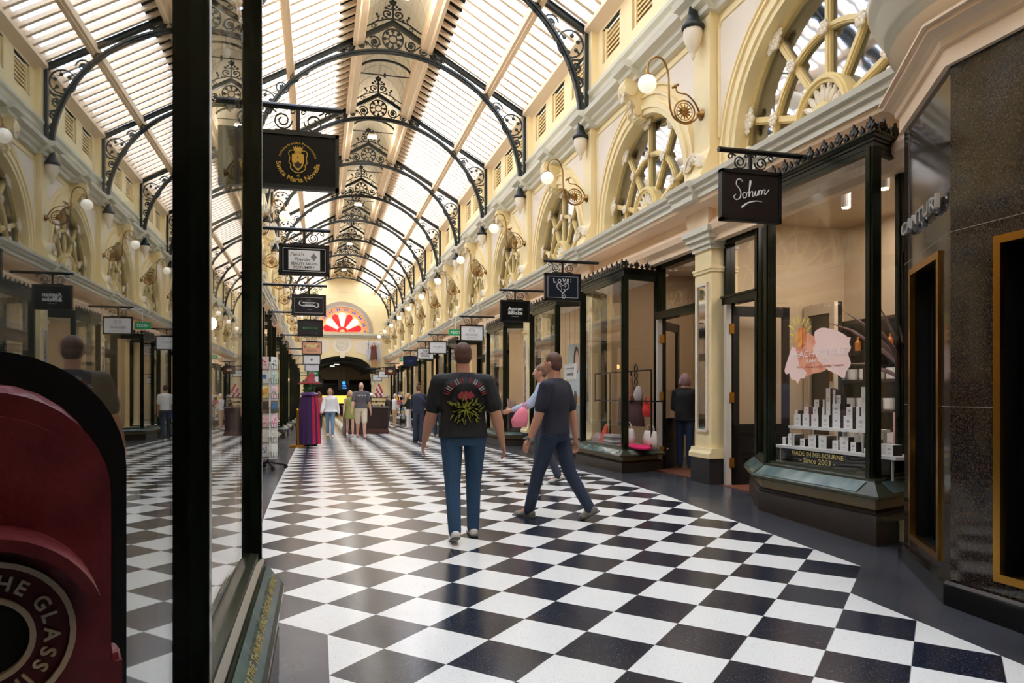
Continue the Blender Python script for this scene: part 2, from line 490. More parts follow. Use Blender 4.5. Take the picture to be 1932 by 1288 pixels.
for y in (.46, 1.86, 3.26):
    louv.box(5.555, 5.57, y, y + .9, 8.02, 8.68)
    for i in range(7):
        z = 8.06 + .09 * i
        louv.prism([(5.46, z), (5.475, z), (5.525, z + .1), (5.51, z + .1)], 'y', y + .12, y + .78)
    louv.box(5.45, 5.55, y + .06, y + .12, 8.02, 8.68); louv.box(5.45, 5.55, y + .78, y + .84, 8.02, 8.68)

def arch_window():
    fr = MB(); ro = MB(); gl = MB(); hub = MB()
    X = 5.58
    angs = [radians(a) for a in (18, 54, 90, 126, 162)]
    for a in angs:
        for (w, x0, x1) in ((.045, 5.555, 5.6), (.025, 5.535, 5.56)):
            d = Vector((0, cos(a), sin(a))); nrm = Vector((0, -sin(a), cos(a))) * w
            vs = []
            for x in (x0, x1):
                for (r, s) in ((.44, -1), (1.62, -1), (1.62, 1), (.44, 1)):
                    q = d * r + nrm * s; vs.append((x, YC + q.y, ZA + q.z))
            fr.add(vs, [(0, 1, 2, 3), (7, 6, 5, 4), (0, 4, 5, 1), (1, 5, 6, 2), (2, 6, 7, 3), (3, 7, 4, 0)])
    fr.archband(YC, ZA, .965, 1.045, 5.55, 5.6); fr.archband(YC, ZA, .985, 1.025, 5.53, 5.56)
    fr.archband(YC, ZA, .36, .46, 5.46, 5.6); fr.archband(YC, ZA, .40, .43, 5.43, 5.48); fr.archband(YC, ZA, .10, .16, 5.46, 5.6)
    fr.archband(YC, ZA, 1.58, 1.64, 5.54, 5.62)
    fr.box(5.5, 5.62, YC - 1.63, YC + 1.63, ZA - .07, ZA + .03)
    for a in angs:
        for r, s in ((1.005, .085), (1.56, .12)):
            ro.flower((5.5, YC + r * cos(a), ZA + r * sin(a)), s)
        for q in (-.08, .08):
            ro.flower((5.5, YC + 1.56 * cos(a + q), ZA + 1.56 * sin(a + q)), .06, n=5)
    for a in (0, pi):
        ro.flower((5.5, YC + 1.5 * cos(a), ZA + .08), .08); ro.flower((5.5, YC + 1.005 * cos(a), ZA + .08), .07)
    for k in range(9):
        a = pi * (k + .5) / 9
        R = Matrix.Rotation(a - pi / 2, 3, 'X')
        hub.ell((5.5, YC + .26 * cos(a), ZA + .26 * sin(a)), (.03, .045, .11), 8, 6, R)
        hub.ell((5.49, YC + .33 * cos(a), ZA + .33 * sin(a)), (.03, .03, .04), 6, 4, R)
    pts = [(YC + RG * cos(pi * k / 32), ZA + RG * sin(pi * k / 32)) for k in range(33)]
    gl.prism(pts, 'x', 5.60, 5.608)
    dk = MB(); dk.prism([(YC + .4 * cos(pi * k / 16), ZA + .4 * sin(pi * k / 16)) for k in range(17)], 'x', 5.57, 5.59)
    return fr, ro, gl, hub, dk
awf, awr, awg, awh, awd = arch_window()

def lower_pilaster():
    st = MB(); st.box(5.24, 5.7, -.27, .27, -.05, .36)
    c = MB()
    c.prism([(5.7, .36), (5.22, .36), (5.22, .42), (5.25, .46), (5.26, .5), (5.7, .5)], 'y', -.29, .29)
    c.box(5.29, 5.7, -.23, .23, .5, 2.98)
    c.box(5.27, 5.7, -.25, .25, 2.96, 3.0); c.box(5.26, 5.7, -.26, .26, 3.0, 3.03)
    c.box(5.29, 5.7, -.23, .23, 3.03, 3.28)
    c2 = MB()
    for i, (d, z) in enumerate(((.03, 3.28), (.06, 3.34), (.1, 3.42), (.14, 3.5))): c2.box(5.29 - d, 5.7, -.23 - d, .23 + d, z, z + .08)
    pk = MB(); pk.box(5.2, 5.6, -.3, .3, 3.58, 4.2)
    fr = MB()
    for (y0, y1, z0, z1) in ((-.15, -.12, .72, 2.82), (.12, .15, .72, 2.82), (-.15, .15, .72, .76), (-.15, .15, 2.78, 2.82)): fr.box(5.26, 5.3, y0, y1, z0, z1)
    mi = MB(); mi.box(5.275, 5.285, -.12, .12, .76, 2.78)
    return st, c, c2, pk, fr, mi
lp = lower_pilaster()

first = {}
def rep(name, mb, m, y, z, left, kind='structure', parent=None):
    """one copy of a shared mesh for a bay on either wall"""
    if name not in first or first[name][0] is not mb:
        o = O(name, mb, m); first[name] = (mb, o); c = o
    else:
        c = first[name][1].copy(); COL.objects.link(c)
    if parent is None: c['kind'] = kind
    else: c.parent = parent
    return c
def root(name, y, left, z=0):
    o = STE(name, (2 * XC if left else 0, y, z)); o.scale = (-1 if left else 1, 1, 1); return o
ntr = 0; nw = 0
for k, yk in enumerate(YK):
    for left in (0, 1):
        if yk > Y1 - .5: 
            continue
        side = 'left' if left else 'right'
        w = root('wall_' + side, yk, left)
        for nm, mb, m in (('plain_wall', wallmb, CREAM), ('archivolt', archmb, CREAM), ('pilaster', pilmb, CREAM), ('shell_ornament', shellmb, ROSE), ('spandrel_panel', spmb, PANEL), ('panel_moulding', spmmb, CREAM), ('louvre', louv, CREAM)):
            rep(nm, mb, m, 0, 0, left, parent=w)
        ntr += 1
        t = root('trim_%d' % ntr, yk, left)
        for nm, mb, m in (('cornice', entmb, STONEC), ('keystone', keymb, CREAM), ('keystone_foliage', keyleaf, ROSE), ('shop_fascia', peachmb, PEACH), ('eaves_moulding', eavemb, TIMBER)):
            rep(nm, mb, m, 0, 0, left, parent=t)
        nw += 1
        t = root('window_%d' % nw, yk, left)
        for nm, mb, m in (('window_frame', awf, GOLDC), ('rosette', awr, ROSE), ('window_pane', awg, ARCHGLASS), ('hub_acanthus', awh, ROSE), ('hub_panel', awd, DARKV)):
            rep(nm, mb, m, 0, 0, left, parent=t)
        if yk > 4.9:
            ntr += 1
            t = root('trim_%d' % ntr, yk, left, fz(yk))
            for nm, mb, m in (('plinth', lp[0], BSTONE), ('pilaster_shaft', lp[1], CREAM), ('capital', lp[2], STONEC), ('impost_block', lp[3], PEACH), ('mirror_frame', lp[4], PANEL), ('mirror_panel', lp[5], MIRROR)):
                rep(nm, mb, m, 0, 0, left, parent=t)
# outer envelope and upper rooms, shop rooms
for left in (0, 1):
    s = 'left' if left else 'right'
    xx = lambda x: 2 * XC - x if left else x
    def bx(b, x0, x1, *a):
        p, q = sorted((xx(x0), xx(x1))); b.box(p, q, *a)
    b = MB(); bx(b, 8.0, 8.1, Y0, Y1, -.6, 9.2); bx(b, 5.56, 8.0, Y0, Y1, 9.05, 9.15); bx(b, 5.66, 8.0, Y0, Y1, 4.2, 4.26); bx(b, 5.66, 8.0, Y0, Y1, 7.2, 7.28)
    ST('wall_outer_' + s, b, DARKROOM)
    b = MB(); bx(b, 7.6, 7.7, Y0, Y1, -.5, 4.1); bx(b, 5.43, 7.6, Y0, Y1, 4.0, 4.08)
    for yk in YK:
        if yk > 4.8 and yk < Y1: bx(b, 5.6, 7.6, yk - .05, yk + .05, -.3, 4.0)
    ST('wall_shops_' + s, b, SHOPW)

# ------------------------------------------------------------------ roof
def roof_bay():
    raf = MB(); gl = MB(); pur = MB(); beam = MB(); bar = MB(); vent = MB(); eav = MB()
    sl = lambda d: 10.86 - .58 * d
    for s in (-1, 1):
        for i in range(12):
            y = BAY * (i + .5) / 12
            raf.add([(s * .9, y - .046, sl(.9) + .02), (s * 3.5, y - .046, sl(3.5) + .02), (s * 3.5, y + .046, sl(3.5) + .02), (s * .9, y + .046, sl(.9) + .02),
                     (s * .9, y - .046, sl(.9) + .12), (s * 3.5, y - .046, sl(3.5) + .12), (s * 3.5, y + .046, sl(3.5) + .12), (s * .9, y + .046, sl(.9) + .12)],
                    [(0, 3, 2, 1), (4, 5, 6, 7), (0, 1, 5, 4), (1, 2, 6, 5), (2, 3, 7, 6), (3, 0, 4, 7)])
        d0, d1 = 1.32, 3.62
        gl.add([(s * d0, 0, sl(d0) + .13), (s * d1, 0, sl(d1) + .13), (s * d1, BAY, sl(d1) + .13), (s * d0, BAY, sl(d0) + .13),
                (s * d0, 0, sl(d0) + .14), (s * d1, 0, sl(d1) + .14), (s * d1, BAY, sl(d1) + .14), (s * d0, BAY, sl(d0) + .14)],
               [(0, 3, 2, 1), (4, 5, 6, 7), (0, 1, 5, 4), (1, 2, 6, 5), (2, 3, 7, 6), (3, 0, 4, 7)])
        vent.add([(s * .8, 0, sl(.8) + .14), (s * 1.34, 0, sl(1.34) + .14), (s * 1.34, BAY, sl(1.34) + .14), (s * .8, BAY, sl(.8) + .14),
                  (s * .8, 0, sl(.8) + .3), (s * 1.34, 0, sl(1.34) + .3), (s * 1.34, BAY, sl(1.34) + .3), (s * .8, BAY, sl(.8) + .3)],
                 [(0, 3, 2, 1), (4, 5, 6, 7), (0, 1, 5, 4), (1, 2, 6, 5), (2, 3, 7, 6), (3, 0, 4, 7)])
        q = 2.46
        pur.prism([(s * (q - .09), sl(q) - .12), (s * (q + .09), sl(q) - .14), (s * (q + .09), sl(q) + .02), (s * (q - .09), sl(q) + .06)], 'y', 0, BAY)
        pur.prism([(s * (q - .03), sl(q) - .17), (s * (q + .05), sl(q) - .18), (s * (q + .05), sl(q) - .1), (s * (q - .03), sl(q) - .1)], 'y', 0, BAY)
        beam.prism([(s * .72, 10.22), (s * .86, 10.2), (s * .9, 10.16), (s * .98, 10.16), (s * .98, 10.42), (s * .72, 10.62)], 'y', 0, BAY)
        beam.prism([(s * .69, 10.3), (s * .73, 10.28), (s * .73, 10.56), (s * .69, 10.56)], 'y', 0, BAY)
        eav.prism([(s * 3.36, 8.84), (s * 3.62, 8.72), (s * 3.62, 8.9), (s * 3.36, 9.0)], 'y', 0, BAY)
    n = 14
    for k in range(n):
        a0 = pi * k / n; a1 = pi * (k + 1) / n
        p = [(.74 * cos(a), 10.54 + .92 * sin(a)) for a in (a0, a1)]; o = [(.8 * cos(a), 10.54 + 1.02 * sin(a)) for a in (a1, a0)]
        bar.prism(p + o, 'y', 0, BAY)
    bs = MB()
    for i in range(6):
        y = BAY * i / 6
        bs.ribbon([(.735 * cos(pi * k / n), 10.54 + .915 * sin(pi * k / n)) for k in range(n + 1)], .012, .03, y)
    for i in range(1, n):
        a = pi * i / n; bs.box(.735 * cos(a) - .004, .735 * cos(a) + .004, 0, BAY, 10.54 + .912 * sin(a), 10.54 + .92 * sin(a) + .004)
    hp = MB()
    hp.ribbon([(.76 * cos(pi * k / 16), 10.5 + .42 * sin(pi * k / 16)) for k in range(17)], .05, .05, YC)
    hp.box(-.74, .74, YC - .012, YC + .012, 10.49, 10.515)
    hp.lathe([(0, 10.42), (.03, 10.45), (.03, 10.55), (0, 10.58)], (0, YC, 0), 8)
    return (('rafter', raf, TIMBER), ('roof_pane', gl, SKYGLASS), ('purlin', pur, TIMBER), ('ridge_beam', beam, TIMBER), ('boarded_vault', bar, BOARDW), ('vent_strip', vent, DARKV), ('vault_seam', bs, STONEC), ('tie_hoop', hp, IRON), ('eaves_board', eav, TIMBER))
RB = roof_bay()
for yk in YK:
    if yk > Y1 - .5: continue
    r = STE('ceiling', (XC, yk, 0))
    for nm, mb, m in RB: rep(nm, mb, m, 0, 0, 0, parent=r)
b = MB(); b.box(-4.5, 8.2, -3.3, -3.2, 3.8, 12.0)
ST('wall_entrance', b, CREAM)
b = MB(); b.box(-4.5, 8.2, -3.3, -3.2, -.5, 3.8); ST('wall_entrance_blocker', b, mat('dark_light_blocker', (34, 30, 27), .5))  # unseen dark wall added to keep entrance light out of reflections

# ------------------------------------------------------------------ iron roof trusses
def truss():
    t = bpy.data.objects.new('roof_truss', None); COL.objects.link(t)
    A = [(3.32 * cos(pi * k / 48), 6.98 + 3.14 * sin(pi * k / 48)) for k in range(49)]
    O('lower_arch', MB().ribbon(A, .10, .10).ribbon(A, .03, .16), IRON, t)
    c = lambda d: 10.84 - .58 * abs(d)
    O('top_chord', MB().ribbon([(-3.46, c(3.46)), (0, c(0)), (3.46, c(3.46))], .09, .11).ribbon([(-3.46, c(3.46) + .05), (0, c(0) + .05), (3.46, c(3.46) + .05)], .025, .17), IRON, t)
    for s in (-1, 1):
        O('post', MB().box(min(s * 3.38, s * 3.46), max(s * 3.38, s * 3.46), -.05, .05, 7.1, 8.88), IRON, t)
        f = MB(); cx = s * 3.3
        f.lathe([(.0, 6.98), (.05, 7.02), (.06, 6.95), (.08, 6.86), (.12, 6.78), (.16, 6.74), (.16, 6.70), (.13, 6.68)], (cx, 0, 0), 14)
        fo = O('post_cap', f, IRON, t, True)
        d = MB(); d.lathe([(.13, 6.69), (.135, 6.62), (.12, 6.52), (.08, 6.42), (.05, 6.37), (.03, 6.34), (.035, 6.31), (.02, 6.27), (0, 6.25)], (cx, 0, 0), 14)
        O('plaster_drop', d, ROSE, t, True)
        # haunch scrollwork
        h = MB()
        def ros(x, z, r, tt=.03, dots=6, thin=.03):
            h.ring((x, z), r, thin, tt, 18)
            for q in range(dots):
                a = 2 * pi * q / dots + .3
                h.ell((x + r * .62 * cos(a), 0, z + r * .62 * sin(a)), (r * .17, .02, r * .17), 6, 4)
                h.ribbon([(x + r * .62 * cos(a), z + r * .62 * sin(a)), (x + r * cos(a), z + r * sin(a))], thin * .7, tt)
        def scr(x, z, r, a0, tr, tt=.03):
            h.ribbon([(p[0], p[1]) for p in spiral((x, z), r, r * .25, a0, tr, 22)], .03, tt)
            h.ell((x, 0, z), (r * .3, .025, r * .3), 8, 5)
            for q in range(5):
                a = 2 * pi * q / 5; h.ell((x + r * .3 * cos(a), 0, z + r * .3 * sin(a)), (r * .14, .02, r * .14), 5, 4)
        ros(s * 3.08, 8.58, .275)
        scr(s * 2.66, 8.97, .17, 0, 1.5 * s); scr(s * 2.36, 9.2, .11, 2, -1.4 * s); scr(s * 2.12, 9.38, .075, 0, 1.4 * s)
        scr(s * 3.2, 8.12, .16, 1, 1.5 * s); scr(s * 3.26, 7.8, .115, 3, -1.5 * s); scr(s * 3.31, 7.54, .08, 1, 1.5 * s); scr(s * 3.34, 7.36, .045, 1, 1.3 * s)
        h.ribbon([(s * 3.36, 8.3), (s * 3.12, 8.26), (s * 3.05, 8.06), (s * 3.2, 7.95), (s * 3.36, 7.9), (s * 3.2, 7.7), (s * 3.3, 7.62), (s * 3.34, 7.4)], .02, .03)
        h.ribbon([(s * 2.86, 8.8), (s * 2.7, 8.76), (s * 2.52, 9.0), (s * 2.4, 9.08), (s * 2.24, 9.28), (s * 2.0, 9.5)], .02, .03)
        O('haunch_scrollwork', h, IRON, t)
    h = MB()
    h.ring((0, 10.44), .255, .036, .03, 22); h.ring((0, 10.44), .10, .024, .03, 12)
    for q in range(8):
        a = 2 * pi * q / 8
        h.ell((.2 * cos(a), 0, 10.44 + .2 * sin(a)), (.046, .02, .046), 6, 4)
        h.ribbon([(.1 * cos(a), 10.44 + .1 * sin(a)), (.2 * cos(a), 10.44 + .2 * sin(a))], .022, .03)
    for s in (-1, 1):
        for (x, z, r, a0, tr) in ((.45, 10.32, .15, 2.5, 1.6), (.76, 10.22, .115, 0, -1.5), (1.02, 10.11, .08, 2, 1.5), (1.22, 10.02, .05, 1, 1.2)):
            sp = spiral((s * x, z), r, r * .22, a0, tr * s, 22); h.ribbon(sp, .032, .03)
            h.ell((s * x, 0, z), (r * .32, .025, r * .32), 8, 5)
            for q in range(5):
                a = 2 * pi * q / 5; h.ell((s * x + r * .35 * cos(a), 0, z + r * .35 * sin(a)), (r * .16, .02, r * .16), 5, 4)
        h.ribbon([(s * .3, 10.3), (s * .45, 10.13), (s * .62, 10.28), (s * .74, 10.36), (s * .9, 10.2), (s * 1.02, 10.03), (s * 1.14, 10.06), (s * 1.3, 9.98)], .03, .03)
    O('crown_scrollwork', h, IRON, t)
    cr = MB()
    cr.ribbon([(0, 10.84), (0, 11.5)], .05, .03)
    for s in (-1, 1):
        cr.ribbon(spiral((s * .135, 11.12), .12, .05, -pi / 2 if s > 0 else -pi / 2, 1.0 * s, 22), .038, .03)
        cr.ell((s * .135, 0, 11.12), (.035, .02, .035), 6, 4)
        cr.ribbon([(s * .02, 10.98), (s * .14, 10.96), (s * .26, 10.9), (s * .38, 10.86), (s * .5, 10.76), (s * .62, 10.66), (s * .74, 10.58)], .034, .03)
        cr.ribbon([(s * .38, 10.86), (s * .34, 10.98), (s * .4, 11.04)], .02, .03); cr.ribbon(spiral((s * .47, 10.68), .08, .03, 0, 1.2, 14), .018, .03)
        cr.ribbon([(s * .05, 11.26), (s * .15, 11.3)], .018, .03)
        for (x, z, r) in ((.4, 11.07, .03), (.36, 11.0, .025), (.76, 10.58, .03), (.74, 10.66, .025), (.8, 10.62, .022), (.26, 10.96, .025), (.17, 11.31, .035), (.1, 11.38, .03)):
            cr.ell((s * x, 0, z), (r * 1.3, .02, r * 1.5), 6, 4)
    for q in range(5):
        a = pi / 2 + 2 * pi * q / 5; cr.ell((.06 * cos(a), 0, 11.5 + .06 * sin(a)), (.045, .02, .05), 6, 4)
    cr.box(-.06, .06, -.03, .03, 11.28, 11.32)
    cr.v = [(p[0], p[1], 10.86 + (p[2] - 10.86) * .78) for p in cr.v]
    O('crest_finial', cr, IRON, t)
    return t
tr0 = truss()
ORD = ['first', 'second', 'third', 'fourth', 'fifth', 'sixth', 'seventh', 'eighth', 'ninth', 'tenth', 'eleventh', 'twelfth', 'thirteenth', 'fourteenth']
TY = [y for y in YK if y > 4.5 and y < 57]
for i, y in enumerate(TY):
    n_end = len(TY) - i
    o = tr0 if i == 0 else dup(tr0)
    o.location = (XC, y, 0)
    lab = 'ornate black iron roof truss, %s counted out from the fanlight end wall' % ORD[n_end - 1]
    tag(o, lab, 'roof truss', 'iron roof trusses of the arcade')

# ------------------------------------------------------------------ end wall
b = MB(); EX = XC; YE = 57.8
hw, zs, rise = 2.2, 3.45, 1.06
def arcz(x): return zs + rise * sqrt(max(0, 1 - (x / hw) ** 2))
n = 30
for k in range(n):
    xa = -hw + 2 * hw * k / n; xb = -hw + 2 * hw * (k + 1) / n
    b.add([(EX + xa, YE, arcz(xa)), (EX + xb, YE, arcz(xb)), (EX + xb, YE, 6.2), (EX + xa, YE, 6.2), (EX + xa, YE + .5, arcz(xa)), (EX + xb, YE + .5, arcz(xb))], [(0, 1, 2, 3), (0, 4, 5, 1)])
b.box(EX - 3.7, EX - hw, YE, YE + .5, -.4, 6.2); b.box(EX + hw, EX + 3.7, YE, YE + .5, -.4, 6.2)
b.prism([(EX - 3.7, 6.2), (EX + 3.7, 6.2), (EX + 3.7, 8.8), (EX, 11.6), (EX - 3.7, 8.8)], 'y', YE, YE + .3)
for i in range(9): b.box(EX - 3.5, EX + 3.5, YE - .012, YE, 6.4 + .5 * i * .98, 6.41 + .5 * i * .98)
ST('wall_end', b, CREAM)
def xarc(cx, cz, r0, r1, y0, y1, n=32, a0=0, a1=pi, sx=1, sz=1):
    m = MB()
    for k in range(n):
        aa = a0 + (a1 - a0) * k / n; ab = a0 + (a1 - a0) * (k + 1) / n
        m.prism([(cx + r0 * sx * cos(aa), cz + r0 * sz * sin(aa)), (cx + r1 * sx * cos(aa), cz + r1 * sz * sin(aa)), (cx + r1 * sx * cos(ab), cz + r1 * sz * sin(ab)), (cx + r0 * sx * cos(ab), cz + r0 * sz * sin(ab))], 'y', y0, y1)
    return m
GREYB = mat('grey_brown_moulding', (172, 154, 136), .6)
ew = STE('trim_90')
m = xarc(EX, 6.32, 2.0, 2.3, YE - .16, YE); O('fanlight_surround', m, GREYB, ew)
m = xarc(EX, 6.32, 1.92, 2.0, YE - .22, YE); O('fanlight_bead', m, mat('grey_moulding', (196, 186, 170), .6), ew)
m = MB(); m.prism([(YE, 5.86), (YE - .1, 5.9), (YE - .14, 6.0), (YE - .34, 6.08), (YE - .36, 6.2), (YE, 6.24)], 'x', EX - 3.7, EX + 3.7); O('end_cornice', m, STONEC, ew)
m = MB()
for k in range(28):
    a0 = pi * k / 28; a1 = pi * (k + 1) / 28
    m.prism([(EX + hw * r * cos(a), zs + rise * r2 * sin(a)) for (r, r2, a) in ((1, 1, a0), (1.13, 1.26, a0), (1.13, 1.26, a1), (1, 1, a1))], 'y', YE - .12, YE)
for s in (-1, 1): m.box(EX + s * hw - (.28 if s < 0 else 0), EX + s * hw + (.28 if s > 0 else 0), YE - .12, YE, 3.1, 3.46)
O('opening_archivolt', m, CREAM, ew)
m = MB(); m.prism([(EX - .16, 4.36), (EX + .16, 4.36), (EX + .22, 4.86), (EX - .22, 4.86)], 'y', YE - .3, YE); O('opening_keystone', m, ROSE, ew)
m = xarc(EX, 5.36, .46, .72, YE - .05, YE, 36, 0, 2 * pi); O('medallion_ring', m, PANEL, ew)
m = MB(); m.lathe([(0, -.06), (.44, -.06), (.46, 0)], (EX, YE, 5.36), 24, 'y'); O('medallion_disc', m, STONEC, ew)
m = MB()
for q in range(12):
    a = pi * q / 6; m.ell((EX + .3 * cos(a), YE - .07, 5.36 + .3 * sin(a)), (.08, .03, .08), 6, 4)
    m.ell((EX + .15 * cos(a + .2), YE - .07, 5.36 + .15 * sin(a + .2)), (.05, .03, .05), 6, 4)
O('medallion_petals', m, ROSE, ew)
m = MB()
for s in (-1, 1):
    pts = [(EX + s * .95, 5.72), (EX + s * 3.0, 5.72), (EX + s * 3.0, 4.0)] + [(EX + s * (hw * 1.2) * cos(a), zs + rise * 1.42 * sin(a)) for a in (.45, .65, .85, 1.05, 1.2)]
    m.prism(pts, 'y', YE - .04, YE)
O('pale_wall_panel', m, PANEL, ew)
m = MB()
for s in (-1, 1):
    m.box(EX + s * 2.3 - .22, EX + s * 2.3 + .22, YE - .2, YE, 2.9, 3.15)
    for q in range(5): m.flower((EX + s * 2.25, YE - .2, 2.95 - q * .14), .13, 'y')
O('capital_foliage', m, ROSE, ew)
# stained fanlight
fw = STE('window_90')
RED = mat('red_stained_glass', (200, 22, 40), .2, emit=.5); WGL = mat('white_stained_glass', (250, 250, 248), .2, emit=.8); YGL = mat('amber_stained_glass', (236, 170, 84), .2, emit=.25); BGL = mat('blue_stained_glass', (30, 60, 210), .2, emit=.4); PGL = mat('pink_stained_glass', (230, 150, 130), .2, emit=.2)  # emission in the panes stands in for daylight from behind
O('amber_pane', MB().prism([(EX + 1.93 * cos(pi * k / 40), 6.32 + 1.93 * sin(pi * k / 40)) for k in range(41)], 'y', YE - .06, YE - .02), YGL, fw)
O('lead_field', MB().prism([(EX + 1.5 * cos(pi * k / 40), 6.32 + 1.5 * sin(pi * k / 40)) for k in range(41)], 'y', YE - .075, YE - .06), mat('pale_leading', (220, 196, 140), .5, emit=.2), fw)  # leading emits faintly too, backlight put into its colour
rp = MB(); wp = MB()
for k in range(7):
    a = pi * (k + .5) / 7
    pet = []
    for q in range(13):
        t = q / 12; r = .5 + .95 * min(1, t * 1.0); hwid = .085 + .2 * t
        pet.append((r, hwid))
    poly = [(.42, -.07), (1.2, -.235), (1.33, -.215), (1.42, -.12), (1.45, 0), (1.42, .12), (1.33, .215), (1.2, .235), (.42, .07)]
    pts = [(EX + r * cos(a) - h * sin(a), 6.32 + r * sin(a) + h * cos(a)) for r, h in poly]
    pts = [(p[0], max(p[1], 6.33)) for p in pts]
    (rp if k % 2 == 0 else wp).prism(pts, 'y', YE - .10, YE - .075)
m = xarc(EX, 6.32, .2, .4, YE - .1, YE - .075, 16); rp.add(m.v, m.f)
O('red_petal', rp, RED, fw); O('white_petal', wp, WGL, fw)
bp = MB(); pp = MB()
for k in range(9):
    a = pi * (k + .5) / 9; c = (EX + 1.7 * cos(a), 6.32 + 1.7 * sin(a))
    pp.lathe([(0, -.02), (.12, -.02), (.12, .02)], (c[0], YE - .08, c[1]), 14, 'y')
    for s in (-1, 1):
        q = a + s * .105; t1 = a + s * .165
        bp.prism([(EX + 1.56 * cos(q), 6.32 + 1.56 * sin(q)), (EX + 1.84 * cos(q), 6.32 + 1.84 * sin(q)), (EX + 1.7 * cos(t1), 6.32 + 1.7 * sin(t1))], 'y', YE - .09, YE - .062)
O('blue_pane', bp, BGL, fw); O('pink_roundel', pp, PGL, fw)
# passage beyond the arch
b = MB(); b.box(EX - 3.4, EX - 3.3, YE + .5, YE + 14, -.4, 6); b.box(EX + 3.3, EX + 3.4, YE + .5, YE + 14, -.4, 6); b.box(EX - 3.4, EX + 3.4, YE + 14, YE + 14.1, -.4, 6); b.box(EX - 3.4, EX + 3.4, YE + .5, YE + 14, 5.3, 5.4)
b.box(EX - 3.4, EX + 3.4, YE + 10, YE + 10.2, 2.9, 5.3)
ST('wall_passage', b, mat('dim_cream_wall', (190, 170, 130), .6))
b = MB()
for i in range(6):
    yy = YE + .9 + i * 1.5; ra = 2.2
    b.ribbon([(EX + ra * cos(pi * k / 20), 3.3 + 1.08 * sin(pi * k / 20)) for k in range(21)], .10, .12, yy)
    b.ribbon([(EX + (ra - .3) * cos(pi * k / 20), 3.2 + .9 * sin(pi * k / 20)) for k in range(21)], .06, .08, yy)
    for s in (-1, 1):
        for q in (.25, .5, .75, 1.0): b.ribbon(spiral((EX + s * (ra - .15) * cos(q), 3.25 + .99 * sin(q)), .13, .05, 0, 1.5 * s, 14), .04, .05, yy)
b.box(EX - 3.2, EX + 3.2, YE + .7, YE + 10, 4.6, 4.65)
ST('trim_91', b, IRON)
b = MB(); b.box(EX - 3.2, EX + 3.2, YE + 9.6, YE + 10, 2.4, 2.55); b.box(EX - 3.2, EX + 3.2, YE + 9.9, YE + 10.0, 1.2, 2.4); ST('trim_92', b, BLACK)
# ------------------------------------------------------------------ shopfront bays
def offs(path, d):
    out = []; n = len(path)
    for i, p in enumerate(path):
        ns = []
        for j in (i - 1, i):
            if 0 <= j < n - 1:
                dx, dy = path[j + 1][0] - path[j][0], path[j + 1][1] - path[j][1]; L = sqrt(dx * dx + dy * dy)
                ns.append((-dy / L, dx / L))
        if len(ns) == 1: m = ns[0]
        else:
            k = 1 + ns[0][0] * ns[1][0] + ns[0][1] * ns[1][1]
            m = ((ns[0][0] + ns[1][0]) / k, (ns[0][1] + ns[1][1]) / k)
        out.append((p[0] + m[0] * d, p[1] + m[1] * d))
    return out
def sweep(mb, path, prof):
    rows = [offs(path, d) for d, z in prof]; n = len(prof); m = len(path)
    vs = [(rows[j][i][0], rows[j][i][1], prof[j][1]) for i in range(m) for j in range(n)]
    fs = [(i * n + j, i * n + (j + 1) % n, (i + 1) * n + (j + 1) % n, (i + 1) * n + j) for i in range(m - 1) for j in range(n)]
    fs += [tuple(range(n))[::-1], tuple((m - 1) * n + j for j in range(n))]
    return mb.add(vs, fs)
def crest_orn(mb, h, M):
    s = h / .13
    poly = [(-.012, 0), (-.03, .03), (-.05, .035), (-.055, .06), (-.035, .065), (-.04, .09), (-.018, .085), (0, .13), (.018, .085), (.04, .09), (.035, .065), (.055, .06), (.05, .035), (.03, .03), (.012, 0)]
    q = MB().prism([(x * s, z * s) for x, z in poly], 'y', -.012, .012)
    q.ell((0, 0, .045 * s), (.022 * s, .022, .03 * s), 6, 4)
    q.xf(M); mb.add(q.v, q.f)
